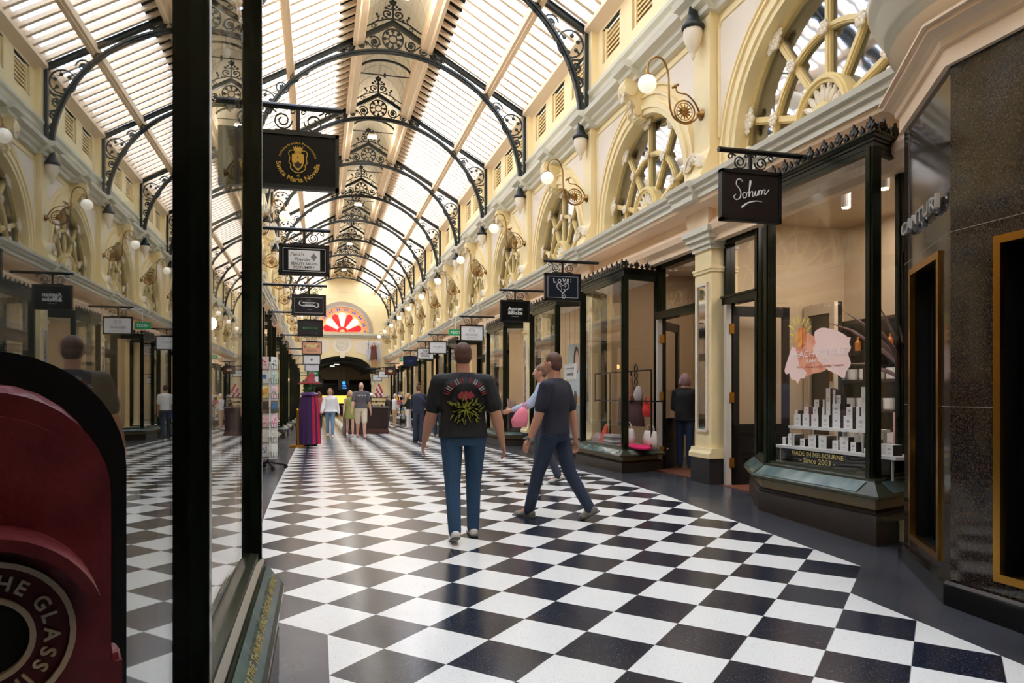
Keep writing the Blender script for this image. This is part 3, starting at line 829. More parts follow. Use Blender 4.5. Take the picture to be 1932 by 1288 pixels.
def bay(label, path, zf, hb, zt, mids=(), mir=False, group=None, lip=.2, plates=True, glass=None, name='bay_shop_window', crest=True, mw=.047):
    """angled shop window on a stone plinth"""
    cx = sum(p[0] for p in path) / len(path); cy = sum(p[1] for p in path) / len(path)
    base = (2 * XC - cx if mir else cx, cy, zf)
    t = T(name, label, 'shop window', base, group=group)
    def put(nm, mb, m, smooth=False):
        if mir: mb.v = [(2 * XC - p[0], p[1], p[2]) for p in mb.v]
        mb.v = [(p[0] - base[0], p[1] - base[1], p[2] - base[2]) for p in mb.v]
        return O(nm, mb, m, t, smooth)
    z = lambda h: zf + h
    put('plinth', sweep(MB(), path, [(-.1, z(-.06)), (.13, z(-.06)), (.13, z(hb * .44)), (.115, z(hb * .46)), (.13, z(hb * .5)), (.1, z(hb * .54)), (-.1, z(hb * .54))]), BROWNST)
    put('riser_board', sweep(MB(), path, [(-.1, z(hb * .54)), (.09, z(hb * .54)), (.09, z(hb * .75)), (-.1, z(hb * .75))]), CREAMG)
    put('sill', sweep(MB(), path, [(-.06, z(hb * .74)), (lip - .02, z(hb * .74)), (lip, z(hb * .76)), (lip, z(hb * .80)), (.06, z(hb * 1.0)), (.06, z(hb * 1.04)), (.035, z(hb * 1.06)), (.035, z(hb * 1.1)), (-.06, z(hb * 1.12))]), OLIVE)
    if plates:
        for i in range(len(path) - 1):
            sub = offs(path, 0)
            a, b2 = path[i], path[i + 1]
            pl = sweep(MB(), path[i:i + 2], [(lip - .014, z(hb * .818)), (.075, z(hb * .982)), (.075, z(hb * 1.0)), (lip - .014, z(hb * .836))])
            put('sill_plate', pl, PLATE)
    for p in list(path) + list(mids):
        ps = MB(); x, y = p
        ps.prism([(x - mw, y - mw), (x + mw, y - mw), (x + mw, y + mw), (x - mw, y + mw)], 'z', z(hb), zt)
        ps.prism([(x - mw - .012, y - .022), (x - mw + .002, y - .022), (x - mw + .002, y + .022), (x - mw - .012, y + .022)], 'z', z(hb), zt)
        put('mullion', ps, GREEN)
    full = []
    for i in range(len(path) - 1):
        full.append(path[i])
        for m_ in mids:
            if abs((m_[0] - path[i][0]) * (path[i + 1][1] - path[i][1]) - (m_[1] - path[i][1]) * (path[i + 1][0] - path[i][0])) < .02 and min(path[i][1], path[i + 1][1]) < m_[1] < max(path[i][1], path[i + 1][1]): full.append(m_)
    full.append(path[-1])
    for i in range(len(full) - 1):
        put('glass_pane', sweep(MB(), full[i:i + 2], [(-.006, z(hb)), (.002, z(hb)), (.002, zt), (-.006, zt)]), glass or GLASS)
        fr = sweep(MB(), full[i:i + 2], [(-.03, z(hb)), (.025, z(hb)), (.025, z(hb * 1.0) + .04), (-.03, z(hb) + .04)])
        fr = sweep(fr, full[i:i + 2], [(-.03, zt - .05), (.025, zt - .05), (.025, zt), (-.03, zt)])
        put('glazing_bead', fr, GREEN)
    put('cornice_board', sweep(MB(), path, [(-.06, zt), (.03, zt), (.03, zt + .045), (.045, zt + .05), (.045, zt + .075), (.06, zt + .08), (.065, zt + .105), (.08, zt + .11), (.08, zt + .13), (-.06, zt + .13)]), GREEN)
    back = max(p[0] for p in path) + .2
    cp = [(back, path[0][1])] + list(path) + [(back, path[-1][1])]
    put('soffit_board', MB().prism(cp, 'z', zt + .06, zt + .1), PANEL)
    put('display_deck', MB().prism(cp, 'z', z(hb) - .02, z(hb)), WHITE)
    if crest:
        cm = MB(); op = offs(path, .06)
        for i in range(len(op) - 1):
            a, b2 = op[i], op[i + 1]; L = sqrt((b2[0] - a[0]) ** 2 + (b2[1] - a[1]) ** 2); n = max(1, int(L / .105))
            an = atan2(b2[1] - a[1], b2[0] - a[0])
            for k in range(n):
                f = (k + .5) / n
                M = Matrix.Translation((a[0] + (b2[0] - a[0]) * f, a[1] + (b2[1] - a[1]) * f, zt + .128)) @ Matrix.Rotation(an, 4, 'Z')
                crest_orn(cm, .14 if k % 2 == 0 else .085, M)
        put('iron_cresting', cm, IRON2)
    return t
RBAYS = [ # path, hb, zt, sign words
    ([(5.46, 5.95), (4.95, 5.75), (4.95, 7.36), (5.5, 8.4)], .54, 3.81, 'projecting bay shop window with peach decal and stepped white boxes'),
    ([(5.5, 11.36), (4.82, 11.15), (4.82, 13.1), (5.5, 13.75)], .37, 3.46, 'bay shop window with handbags, scarves and bright pink cloth'),
    ([(5.5, 14.33), (4.86, 14.75), (4.86, 16.65), (5.5, 17.05)], .37, 3.42, 'bay shop window with jewellery, portrait poster and white notice'),
    ([(5.5, 18.98), (4.85, 19.2), (4.85, 21.2), (5.5, 21.7)], .37, 3.36, 'bay shop window below the white crested jewellery sign'),
    ([(5.5, 25.6), (4.82, 26), (4.82, 27.6), (5.5, 27.7)], .37, 3.36, 'bay shop window below the second white sign along the wall'),
    ([(5.5, 28.2), (4.82, 28.6), (4.82, 30.6), (5.5, 31)], .37, 3.3, 'bay shop window below the white sign with three black lines'),
    ([(5.5, 33.6), (4.82, 34), (4.82, 36), (5.5, 36.4)], .37, 3.25, 'bay shop window below the dark blue hanging sign'),
    ([(5.5, 38.6), (4.82, 39), (4.82, 41), (5.5, 41.4)], .37, 3.2, 'distant bay shop window just past the green exit sign'),
    ([(5.5, 43.6), (4.82, 44), (4.82, 46), (5.5, 46.3)], .37, 3.15, 'distant bay shop window below the brown hanging sign'),
    ([(5.5, 48), (4.82, 48.4), (4.82, 50.4), (5.5, 50.8)], .37, 3.1, 'last small bay shop window before the winged statue'),
]
LBAYS = [
    ([(5.5, 5.4), (4.82, 5.75), (4.82, 7.7), (5.5, 8.4)], .37, 3.46, 'bay shop window behind the black shield-crest sign'),
    ([(5.5, 10.0), (4.82, 10.3), (4.82, 12.2), (5.5, 12.9)], .37, 3.44, 'bay shop window behind the beauty salon sign'),
    ([(5.5, 14.5), (4.82, 14.9), (4.82, 16.8), (5.5, 17.2)], .37, 3.42, 'bay shop window behind the black ribbon-banner sign'),
    ([(5.5, 19.1), (4.82, 19.4), (4.82, 21.4), (5.5, 21.9)], .37, 3.4, 'bay shop window behind the dark sign with green letters'),
    ([(5.5, 25.6), (4.84, 25.9), (4.84, 27.5), (5.5, 27.7)], .37, 3.34, 'bay shop window with a lit bulb, behind the card rack'),
    ([(5.5, 28.2), (4.82, 28.6), (4.82, 30.4), (5.5, 30.8)], .37, 3.3, 'green bay shop window just past the one with a lit bulb'),
    ([(5.5, 34), (4.82, 34.4), (4.82, 36.2), (5.5, 36.6)], .37, 3.22, 'green bay shop window beyond the caped witch figure'),
    ([(5.5, 38.6), (4.82, 39), (4.82, 41), (5.5, 41.4)], .37, 3.2, 'narrow-looking bay shop window near the passage, cream wall before it'),
    ([(5.5, 43.6), (4.82, 44), (4.82, 46), (5.5, 46.3)], .37, 3.15, 'small bay shop window behind the green hanging sign'),
    ([(5.5, 48), (4.82, 48.4), (4.82, 50.4), (5.5, 50.8)], .37, 3.1, 'smallest bay shop window next to the passage arch'),
]
nd = 0
def door(y0, y1, zf, mir, leaf='closed', top=3.72, x=5.5):
    """door frame with transom light"""
    global nd
    nd += 1
    r = STE('door_%d' % nd, (2 * XC - x if mir else x, y0, zf))
    def put(nm, mb, m, par=r):
        mb.v = [((-(p[0] - x) if mir else p[0] - x), p[1] - y0, p[2] - zf) for p in mb.v]
        return O(nm, mb, m, par)
    f = MB(); zt = 2.78
    f.box(x - .02, x + .12, y0, y0 + .07, zf - .05, top); f.box(x - .02, x + .12, y1 - .07, y1, zf - .05, top)
    f.box(x - .03, x + .12, y0, y1, top - .12, top); f.box(x - .05, x + .12, y0, y1, zt, zt + .09); f.box(x - .07, x + .12, y0, y1, zt + .09, zt + .12)
    put('door_frame', f, GREEN)
    put('transom_pane', MB().box(x + .04, x + .048, y0 + .07, y1 - .07, zt + .1, top - .1), GLASS)
    w = y1 - y0 - .14
    if leaf == 'closed':
        l = MB(); a, b2 = y0 + .07, y1 - .07
        l.box(x + .03, x + .08, a, a + .1, zf, zt); l.box(x + .03, x + .08, b2 - .1, b2, zf, zt); l.box(x + .03, x + .08, a, b2, zf, zf + .75); l.box(x + .03, x + .08, a, b2, zt - .12, zt)
        put('door_leaf', l, GREEN); put('door_pane', MB().box(x + .05, x + .058, a + .1, b2 - .1, zf + .75, zt - .12), GLASS)
    elif leaf == 'open':
        l = MB(); W_ = .86
        l.box(0, .1, 0, .05, 0, zt - zf - .02); l.box(W_ - .1, W_, 0, .05, 0, zt - zf - .02); l.box(0, W_, 0, .05, 0, .85); l.box(0, W_, 0, .05, zt - zf - .16, zt - zf - .02)
        for q in (.12, .45): l.box(.14, W_ - .14, -.012, 0, q, q + .02); l.box(.14, W_ - .14, -.012, 0, q + .26, q + .28)
        an = radians(45 if y0 > 9.5 else -4); M = Matrix.Translation((x + .05, y1 - .12, zf)) @ Matrix.Rotation(an, 4, 'Z')
        pn = MB().box(.1, W_ - .1, .02, .028, .85, zt - zf - .16)
        hg = MB()
        for q in (.25, 1.15, 2.1): hg.box(-.05, .015, -.015, .06, q, q + .14)
        l.xf(M); pn.xf(M); hg.xf(M)
        lf = put('door_leaf', l, BLACK); put('door_pane', pn, GLASS); put('brass_hinge', hg, BRASS)
        th = MB().box(x - .1, x + .6, y0, y1, zf - .02, zf + .012); put('threshold', th, mat('red_brown_tile', (120, 72, 54), .5))
        put('door_jamb', MB().box(x - .05, x + .03, y1 - .12, y1 - .05, zf, zt), mat('pale_door_jamb', (205, 200, 190), .5))
for mir, bays in ((False, RBAYS), (True, LBAYS)):
    occ = []
    for i, (path, hb, zt, lab) in enumerate(bays):
        zf = fz(path[1][1] + .9)
        if i == 0 and not mir: zf = .2
        dz = zf - .28
        bay(lab, path, zf, hb, zt + (0 if mir and i > 5 else 0), mir=mir, group='bay shop windows along the arcade', crest=path[1][1] < 32)
        occ.append((path[0][1], path[-1][1]))
    for yk in YK:
        if 4 < yk < 57: occ.append((yk - .23, yk + .23))
    occ.append((-4, 5.2)); occ.append((57.8, 60)); occ.sort()
    inf = MB()
    for (a, b2) in zip(occ[:-1], occ[1:]):
        g0, g1 = a[1], b2[0]
        if g1 - g0 < .06: continue
        zf = fz((g0 + g1) / 2)
        sg = lambda q: 2 * XC - q if mir else q
        if g1 - g0 < .62:
            p, q = sorted((sg(5.5), sg(5.6))); inf.box(p, q, g0, g1, zf - .1, 3.7)
            continue
        n = max(1, int((g1 - g0) / 1.25))
        for k in range(n):
            u0 = g0 + (g1 - g0) * k / n; u1 = g0 + (g1 - g0) * (k + 1) / n
            lf = 'open' if (not mir and u1 < 11.6) else 'closed'
            door(u0, u1, zf, mir, lf)
    ST('wall_infill_' + ('left' if mir else 'right'), inf, CREAM)

# ------------------------------------------------------------------ granite corner shop
P0 = (4.10, 4.05); P1 = (4.76, 5.17); LA = sqrt((P1[0] - P0[0]) ** 2 + (P1[1] - P0[1]) ** 2)
dA = ((P1[0] - P0[0]) / LA, (P1[1] - P0[1]) / LA)
def fr_ang(s, d, z): return (P0[0] + dA[0] * s + dA[1] * d, P0[1] + dA[1] * s - dA[0] * d, z)   # d grows into the building
def fr_front(s, d, z): return (4.10 + d, 4.05 - s, z)
gs = T('granite_shopfront', 'polished brown granite corner shopfront with raised silver name letters', 'shopfront', (4.6, 4.2, fz(4.2)))
def gput(nm, mb, m, par=gs, smooth=False):
    b = gs.location if par is gs else Vector((0, 0, 0))
    mb.v = [(p[0] - gs.location.x, p[1] - gs.location.y, p[2] - gs.location.z) for p in mb.v]
    return O(nm, mb, m, par, smooth)
def bxf(mb, F, s0, s1, d0, d1, z0, z1):
    v = [F(s, d, z) for z in (z0, z1) for (s, d) in ((s0, d0), (s1, d0), (s1, d1), (s0, d1))]
    return mb.add(v, [(0, 3, 2, 1), (4, 5, 6, 7), (0, 1, 5, 4), (1, 2, 6, 5), (2, 3, 7, 6), (3, 0, 4, 7)])
GT = 3.73; wins = ((fr_ang, .22, 1.07, .37, 2.54, LA), (fr_front, .34, 2.6, .37, 2.52, 6.5))
g = MB()
for F, s0, s1, z0, z1, L in wins:
    bxf(g, F, 0, s0, 0, .3, .1, GT); bxf(g, F, s1, L, 0, .3, .1, GT); bxf(g, F, s0, s1, 0, .3, .1, z0); bxf(g, F, s0, s1, 0, .3, z1, GT)
g.add([(4.76, 5.17, 0), (5.6, 5.17, 0), (5.6, 5.0, 0), (4.9, 5.0, 0), (4.76, 5.17, GT), (5.6, 5.17, GT), (5.6, 5.0, GT), (4.9, 5.0, GT)], [(0, 1, 2, 3), (4, 7, 6, 5), (0, 4, 5, 1), (1, 5, 6, 2), (2, 6, 7, 3), (3, 7, 4, 0)])
gput('granite_cladding', g, GRANITE)
jm = MB()
for zz in (2.62, 1.45):
    bxf(jm, fr_ang, 0, .2, -.0015, .01, zz, zz + .004); bxf(jm, fr_ang, 1.09, LA, -.0015, .01, zz, zz + .004); bxf(jm, fr_front, 0, .32, -.0015, .01, zz, zz + .004)
bxf(jm, fr_ang, .2, 1.09, -.0015, .01, 2.62, 2.624); bxf(jm, fr_front, .32, 6, -.0015, .01, 2.62, 2.624); bxf(jm, fr_ang, 1.13, 1.136, -.0015, .01, .3, GT)
gput('cladding_joint', jm, mat('grey_joint', (120, 116, 110), .5))
for F, s0, s1, z0, z1, L in wins:
    f = MB()
    w = .05
    for (a, b2, c, d) in ((s0, s0 + w, z0, z1), (s1 - w, s1, z0, z1), (s0 + w, s1 - w, z0, z0 + w), (s0 + w, s1 - w, z1 - w, z1)): bxf(f, F, a, b2, -.02, .02, c, d)
    fo = gput('gold_window_frame', f, BRASS)
    gput('display_case', bxf(bxf(bxf(bxf(bxf(MB(), F, s0, s1, .5, .52, z0, z1), F, s0 - .02, s0, .3, .5, z0, z1), F, s1, s1 + .02, .3, .5, z0, z1), F, s0, s1, .3, .5, z0 - .02, z0), F, s0, s1, .3, .5, z1, z1 + .02), BLACK)
    gput('display_pane', bxf(MB(), F, s0 + w, s1 - w, .12, .128, z0 + w, z1 - w), GLASS)
    gput('inner_jamb', bxf(bxf(bxf(bxf(MB(), F, s0 + .004, s0 + .02, .03, .3, z0 + .02, z1 - .02), F, s1 - .02, s1 - .004, .03, .3, z0 + .02, z1 - .02), F, s0 + .004, s1 - .004, .03, .3, z0 + .004, z0 + .02), F, s0 + .004, s1 - .004, .03, .3, z1 - .02, z1 - .004), BLACK)
    gput('inner_frame', bxf(bxf(MB(), F, s0 + .2, s0 + .28, .13, .3, z0, z1), F, s1 - .12, s1 - .05, .13, .3, z0, z1), BLACK)
gpath = [(4.10, -2.9), (4.10, 4.05), (4.76, 5.17), (5.6, 5.17)]
gput('granite_skirting', sweep(MB(), gpath, [(-.05, -.1), (.045, -.1), (.045, .27), (.03, .29), (-.05, .29)]), mat('black_polished_stone', (22, 22, 23), .1))
gput('peach_entablature', sweep(MB(), gpath, [(-.2, GT), (.035, GT), (.035, 3.85), (.06, 3.86), (.07, 3.9), (.1, 3.93), (.15, 3.955), (.15, 3.985), (.18, 3.99), (.18, 4.01), (-.2, 4.03)]), PEACH)
gput('ceiling_slab', MB().prism([(4.1, -2.9), (4.1, 4.05), (4.76, 5.17), (5.6, 5.17), (5.6, -2.9)], 'z', GT, GT + .2), PEACH)
SIL = mat('brushed_silver', (190, 192, 195), .3, metal=.8)
lt = MB(); o = fr_ang(1.16, -.025, 2.83)
text(lt, 'CANTURI', .135, o, right=(-dA[0], -dA[1], 0), align='l', off=.02, width=1.02, t=.03)
gput('name_lettering', lt, SIL)
lt = MB(); text(lt, 'CANTURI', .05, fr_ang(.78, .115, 1.10), right=(-dA[0], -dA[1], 0), align='l', off=.02, width=.36); gput('small_name_lettering', lt, WHITE)
cn = MB()
cn.lathe([(.85, 3.95), (.85, 4.2), (.95, 4.24), (1.0, 4.3), (1.08, 4.31), (1.1, 4.345), (1.24, 4.35), (1.27, 4.35), (1.27, 4.42), (1.30, 4.43), (1.31, 4.5), (1.37, 4.56), (1.38, 4.62), (1.42, 4.66), (1.43, 4.74), (1.38, 4.78), (.0, 4.80)], (5.55, 4.3, 0), 56)
cn2 = MB(); cn2.lathe([(1.262, 4.345), (1.29, 4.34), (1.29, 4.42), (1.32, 4.43), (1.33, 4.5), (1.38, 4.55), (1.39, 4.62), (1.44, 4.66), (1.45, 4.75), (1.38, 4.79), (1.3, 4.79)], (5.55, 4.3, 0), 56)
ca = T('corner_canopy', 'round moulded canopy projecting above the granite corner shopfront', 'canopy', (5.55, 4.3, 3.95))
for nm, m, mm in (('peach_soffit', cn, PEACH), ('moulded_rim', cn2, STONEC)):
    m.v = [(p[0] - 5.55, p[1] - 4.3, p[2] - 3.95) for p in m.v]; O(nm, m, mm, ca, True)
rk = MB()
for i in range(9):
    rk.ell((random.uniform(-.16, .16), random.uniform(-.16, .16), random.uniform(.02, .14)), random.uniform(.07, .13), 7, 5)
r = T('statue_base', 'mossy rocky statue base standing on the round canopy rim', 'statue base', (4.62, 5.0, 4.80))
O('rock', rk, mat('painted_rock', (120, 84, 58), .8, col2=(150, 110, 70)), r)
mo = MB()
for i in range(7): mo.ell((random.uniform(-.17, .1), random.uniform(-.14, .14), random.uniform(.06, .2)), random.uniform(.04, .08), 6, 4)
O('moss', mo, mat('painted_moss', (74, 110, 40), .8), r)

# ------------------------------------------------------------------ large window bay beside the camera
lb = bay('tall black-green shop window beside the red box, gilt lettering on its sill', [(3.98, -1.2), (3.98, 3.93), (4.55, 4.85), (5.5, 4.95)], .08, .60, 3.7, mids=[(3.98, 2.07), (3.98, .1)], mir=True, lip=.155, plates=True, glass=FRONTGLASS, crest=True, mw=.038)
b = MB(); b.box(-1.3, -1.25, -1.2, 4.7, .7, 3.7); b.box(-2.0, -1.25, 4.5, 4.55, .0, 3.7); b.box(-1.3, -.35, -1.25, -1.2, 0, 3.7)
ST('wall_display', b, mat('dark_display_back', (46, 42, 40), .7))
lt = MB()
sz = .06; zf = .08; hb = .60; lip = .155
# slope of the lettering plate
zo, zi = zf + hb * .85, zf + hb * 1.0; do, di = lip - .02, .075
up = Vector((-(do - di), 0, zi - zo)).normalized()
text(lt, 'BY CREATIVE THINKERS USING ORIGINAL MATERIALS', .048, (-.32 + (do + di) / 2 + .018, 2.2, (zo + zi) / 2 - .012), right=(0, 1, 0), up=up, align='l', off=.008, width=1.62, t=.003)
GILT = mat('gilt_lettering', (196, 178, 112), .35, metal=.3)
lt.v = [(p[0] - lb.location.x, p[1] - lb.location.y, p[2] - lb.location.z) for p in lt.v]
O('gilt_lettering', lt, GILT, lb)
b = MB(); b.box(-.9, -.36, 2.0, 3.8, .745, .77)
for c in lb.children:
    if c.name.startswith('display_deck'): c.data.materials[0] = mat('pinkish_wood', (186, 150, 126), .35)
for c in [o for o in bpy.data.objects if o.name == 'bay_shop_window'][0].children:
    if c.name.startswith('display_deck'): c.data.materials[0] = mat('dark_polished_deck', (26, 24, 24), .15)
for (x, y) in ((-.372, 2.02), (-.38, 3.88)):
    m = MB().box(x - .012 - lb.location.x, x + .004 - lb.location.x, y - .02 - lb.location.y, y + .05 - lb.location.y, .70 - lb.location.z, 3.7 - lb.location.z)
    O('pale_inner_bead', m, mat('pale_bead', (196, 180, 156), .5), lb)
ST('trim_94', MB().box(5.2, 5.42, 5.55, 5.72, .1, .36).box(5.19, 5.43, 5.54, 5.73, .34, .37), CREAM)
# ------------------------------------------------------------------ hanging signs
def bar3(mb, p, q, w):   # thin square bar between points
    return mb.tube([p, q], w, 4)
def sign(name, label, X, Y, ztop, h, w, zrod, xatt, board=(16, 17, 19), frame=BLACK, inner=None, content=None, border=None):
    t = T(name, label, 'hanging sign', (X, Y, zrod), group='hanging shop signs')
    L = lambda mb: mb
    r = MB(); xa = xatt - X; xe = (-w / 2 - .01 if xatt > X else w / 2 + .01)
    r.lathe([(.0, min(xa, xe)), (.027, min(xa, xe)), (.027, max(xa, xe)), (.0, max(xa, xe))], (0, 0, 0), 12, 'x')
    r.lathe([(.0, xe - .006), (.03, xe - .006), (.03, xe + .006), (0, xe + .006)], (0, 0, 0), 12, 'x')
    O('bracket_rod', r, IRON2, t, False)
    zt = ztop - zrod; gap = -zt
    s = MB(); s.box(-.018, .018, -.012, .012, zt, 0)
    s.box(-w * .28, w * .28, -.012, .012, zt, zt + .02)
    rr = gap * .36
    for q in (-1, 1):
        cxx = q * (rr + .05); cz = zt / 2 - .012
        s.ribbon(spiral((cxx, cz), rr, rr * .28, pi / 2 + (pi / 2 if q > 0 else -pi / 2), 1.7 * q, 30), .012, .016)
        s.ribbon(spiral((q * (rr * 2 + .09), -.055), .033, .014, -pi / 2 * q, 1.1 * q, 14), .011, .014)
        s.ribbon([(cxx + q * rr * .6, cz + rr * .8), (q * (rr * 2 + .06), -.03)], .011, .014)
        s.ribbon(spiral((q * .045, -.045), .022, .012, 0, 1.0, 10), .009, .014)
    O('scroll_ironwork', s, IRON2, t)
    b = MB(); f = .032; z0 = zt - h
    for (x0, x1, a, c) in ((-w / 2, w / 2, zt - f, zt), (-w / 2, w / 2, z0, z0 + f), (-w / 2, -w / 2 + f, z0, zt), (w / 2 - f, w / 2, z0, zt)): b.box(x0, x1, -.035, .035, a, c)
    O('sign_frame', b, frame, t)
    O('sign_board', MB().box(-w / 2 + f, w / 2 - f, -.022, .022, z0 + f, zt - f), inner or mat('sign_face_%d_%d_%d' % board, board, .4, spec=.2), t)
    if border:
        bm_ = MB(); k = .055; e = .006
        for (x0, x1, a, c) in ((-w / 2 + k, w / 2 - k, zt - k - e, zt - k), (-w / 2 + k, w / 2 - k, z0 + k, z0 + k + e), (-w / 2 + k, -w / 2 + k + e, z0 + k, zt - k), (w / 2 - k - e, w / 2 - k, z0 + k, zt - k)): bm_.box(x0, x1, -.025, -.022, a, c)
        O('border_line', bm_, border, t)
    if content: content(t, (0, -.0225, (zt + z0) / 2), w - 2 * f, h - 2 * f)
    return t
SILV = mat('silver_lettering', (214, 214, 216), .4)
GOLDT = mat('gold_lettering', (214, 170, 60), .4)
GREY = mat('grey_lettering', (120, 120, 124), .5)
def stroke(mb, pts, c, s, r, y):
    return mb.tube([(c[0] + p[0] * s, y, c[2] + p[1] * s) for p in pts], r, 5)
def smooth_pts(p, n=6):
    out = []
    for i in range(len(p) - 1):
        a = p[max(0, i - 1)]; b = p[i]; c = p[i + 1]; d = p[min(len(p) - 1, i + 2)]
        for k in range(n):
            t = k / n
            out.append(tuple(.5 * ((2 * b[j]) + (c[j] - a[j]) * t + (2 * a[j] - 5 * b[j] + 4 * c[j] - d[j]) * t * t + (3 * b[j] - a[j] - 3 * c[j] + d[j]) * t ** 3) for j in (0, 1)))
    return out + [p[-1]]
def c_sohum(t, c, w, h):
    m = MB(); y = c[1] - .002
    S = [(.06, .38), (-.02, .46), (-.12, .42), (-.14, .3), (-.06, .2), (0, .08), (-.04, -.08), (-.16, -.12), (-.22, -.04), (-.16, .02)]
    stroke(m, smooth_pts([(p[0] - .34, p[1]) for p in S]), c, w * .58, .006, y)
    o = [(-.22, .06), (-.28, .02), (-.26, -.08), (-.18, -.07), (-.16, .03), (-.22, .06), (-.14, .04), (-.08, .1), (-.02, .34), (-.05, .38), (-.07, .2), (-.08, -.06), (-.04, .06), (.03, .08), (.03, -.04), (.08, -.04), (.13, .09), (.12, -.02), (.17, -.03), (.23, .1), (.22, -.03), (.26, .1), (.32, .09), (.31, -.02), (.36, .1), (.43, .11), (.41, .0), (.46, .0), (.56, .12)]
    stroke(m, smooth_pts([(p[0], p[1] + .02 + .1 * (p[0] + .3)) for p in o]), c, w * .58, .0055, y)
    sw = smooth_pts([(-.32, -.34), (-.12, -.2), (.14, -.13), (.34, -.14)], 8)
    m.tube([(c[0] + p[0] * w * .58, y, c[2] + p[1] * w * .58) for p in sw], [.012 * (1 - .85 * i / (len(sw) - 1)) for i in range(len(sw))], 5)
    O('script_lettering', m, WHITE, t)
def c_love(t, c, w, h):
    m = MB()
    for ch, x, z, s, an in (('L', -.16, .135, .11, .12), ('O', -.07, .14, .085, 0), ('V', .02, .14, .1, -.1), ('E', .1, .145, .085, -.1), (':', .165, .155, .1, 0)):
        text(m, ch, s, (c[0] + x * .9, c[1], c[2] + z - .06), right=(cos(an), 0, sin(an)), up=(-sin(an), 0, cos(an)), off=.03)
    H = [(.0, -.17), (-.02, -.14), (.06, -.05), (.12, .0), (.11, .07), (.05, .08), (.0, .03), (-.05, .08), (-.11, .07), (-.12, .0), (-.06, -.06), (.02, -.13), (.05, -.17), (.03, -.21), (-.02, -.2), (-.01, -.165), (.02, -.175)]
    stroke(m, smooth_pts([(p[0] * .9, p[1] * .9 - .005) for p in H]), c, 1, .006, c[1] - .002)
    text(m, 'I', .07, (c[0] - .025, c[1], c[2] - .06), off=.02); text(m, 'T', .06, (c[0] + .025, c[1], c[2] - .075), off=.02)
    for q in (-1, 1): stroke(m, spiral((q * .035, .03), .028, .01, -pi / 2, q * 1.1, 12), c, 1, .005, c[1] - .002)
    O('heart_lettering', m, SILV, t)
def lines(*rows, m_=WHITE, nm='lettering'):
    def f(t, c, w, h):
        m = MB()
        for (s, z, size, width, off) in rows: text(m, s, size, (c[0], c[1], c[2] + z), width=width, off=off)
        O(nm, m, m_, t)
    return f
def c_smn(t, c, w, h):
    m = MB()
    arctext(m, 'Santa Maria Novella', .062, (c[0], c[1], c[2] - .005), .185, -pi / 2, inside=True, sp=.10, off=.012)
    arctext(m, 'Officina Profumo-Farmaceutica', .027, (c[0], c[1], c[2] + .0), .145, pi / 2, sp=.14, off=.01)
    text(m, 'di', .03, (c[0], c[1], c[2] - .14), off=.02)
    O('gold_lettering', m, GOLDT, t)
    e = MB(); y0, y1 = c[1] - .004, c[1]
    shield = [(-.05, .055), (0, .065), (.05, .055), (.052, 0), (.04, -.05), (0, -.09), (-.04, -.05), (-.052, 0)]
    e.prism([(c[0] + x, c[2] + z) for x, z in shield], 'y', y0, y1)
    for q in (-1, 1): e.tube([(c[0] + q * x, y0, c[2] + z) for x, z in smooth_pts([(.02, .085), (.06, .085), (.078, .06), (.07, .02), (.075, -.02), (.06, -.04), (.062, -.07), (.03, -.1), (0, -.108)])], .004, 5)
    crn = [(-.028, .075), (-.045, .125), (-.028, .108), (-.018, .13), (-.008, .108), (0, .135), (.008, .108), (.018, .13), (.028, .108), (.045, .125), (.028, .075)]
    e.prism([(c[0] + x, c[2] + z) for x, z in crn], 'y', y0, y1)
    e.box(c[0] - .03, c[0] + .03, y0, y1, c[2] + .065, c[2] + .072)
    O('gold_crest', e, GOLDT, t)
    k = MB(); k.prism([(c[0] + x, c[2] + z) for x, z in ((-.04, -.02), (-.02, -.028), (0, -.005), (.02, -.028), (.04, -.02), (.02, -.06), (0, -.07), (-.02, -.06))], 'y', y0 - .002, y0)
    k.ell((c[0], y0, c[2] + .03), (.006, .003, .006), 6, 4)
    O('crest_detail', k, BLACK, t)
def c_paint(t, c, w, h):
    O('white_panel', MB().box(c[0] - .215, c[0] + .215, c[1] - .003, c[1], c[2] - .14, c[2] + .135), WHITE, t)
    m = MB(); y = c[1] - .003
    text(m, "Paint'n", .07, (c[0] - .1, y, c[2] + .055), shear=.35); text(m, 'Powder', .07, (c[0] - .02, y, c[2] - .015), shear=.35)
    text(m, 'BEAUTY SALON', .05, (c[0], y, c[2] - .07), width=.36, off=.01); text(m, 'PERFUMERY', .05, (c[0], y, c[2] - .122), width=.29, off=.01)
    O('lettering', m, BLACK, t)
    b = MB(); b.lathe([(.0, 0), (.02, 0), (.008, .015), (.035, .04), (.042, .06), (.02, .085), (.008, .09), (.008, .11), (0, .112)], (0, 0, 0), 12)
    b.v = [(c[0] + .13 + p[0], y + p[1] * .08, c[2] - .01 + p[2]) for p in b.v]; O('bottle_emblem', b, GREY, t)
def c_jeeba(t, c, w, h):
    m = MB(); y = c[1] - .003
    for z in (.04, -.025): m.box(c[0] - .13, c[0] + .13, y, c[1], c[2] + z - .012 + .012, c[2] + z + .024)
    for q, zz in ((-1, .025), (1, -.01)): m.tube([(p[0], y, p[1]) for p in spiral((c[0] + q * .14, c[2] + zz + .01), .055, .04, pi / 2, .62 * -q if q > 0 else .62, 14)], [.003 + .011 * sin(pi * i / 14) for i in range(15)], 5)
    text(m, 'JEEBA', .045, (c[0], y, c[2] - .001), off=.015, width=.17)
    text(m, 'EST 1997', .018, (c[0], y, c[2] + .1)); text(m, 'Jewellery', .026, (c[0] + .02, y, c[2] - .1), shear=.3)
    O('ribbon_lettering', m, SILV, t)
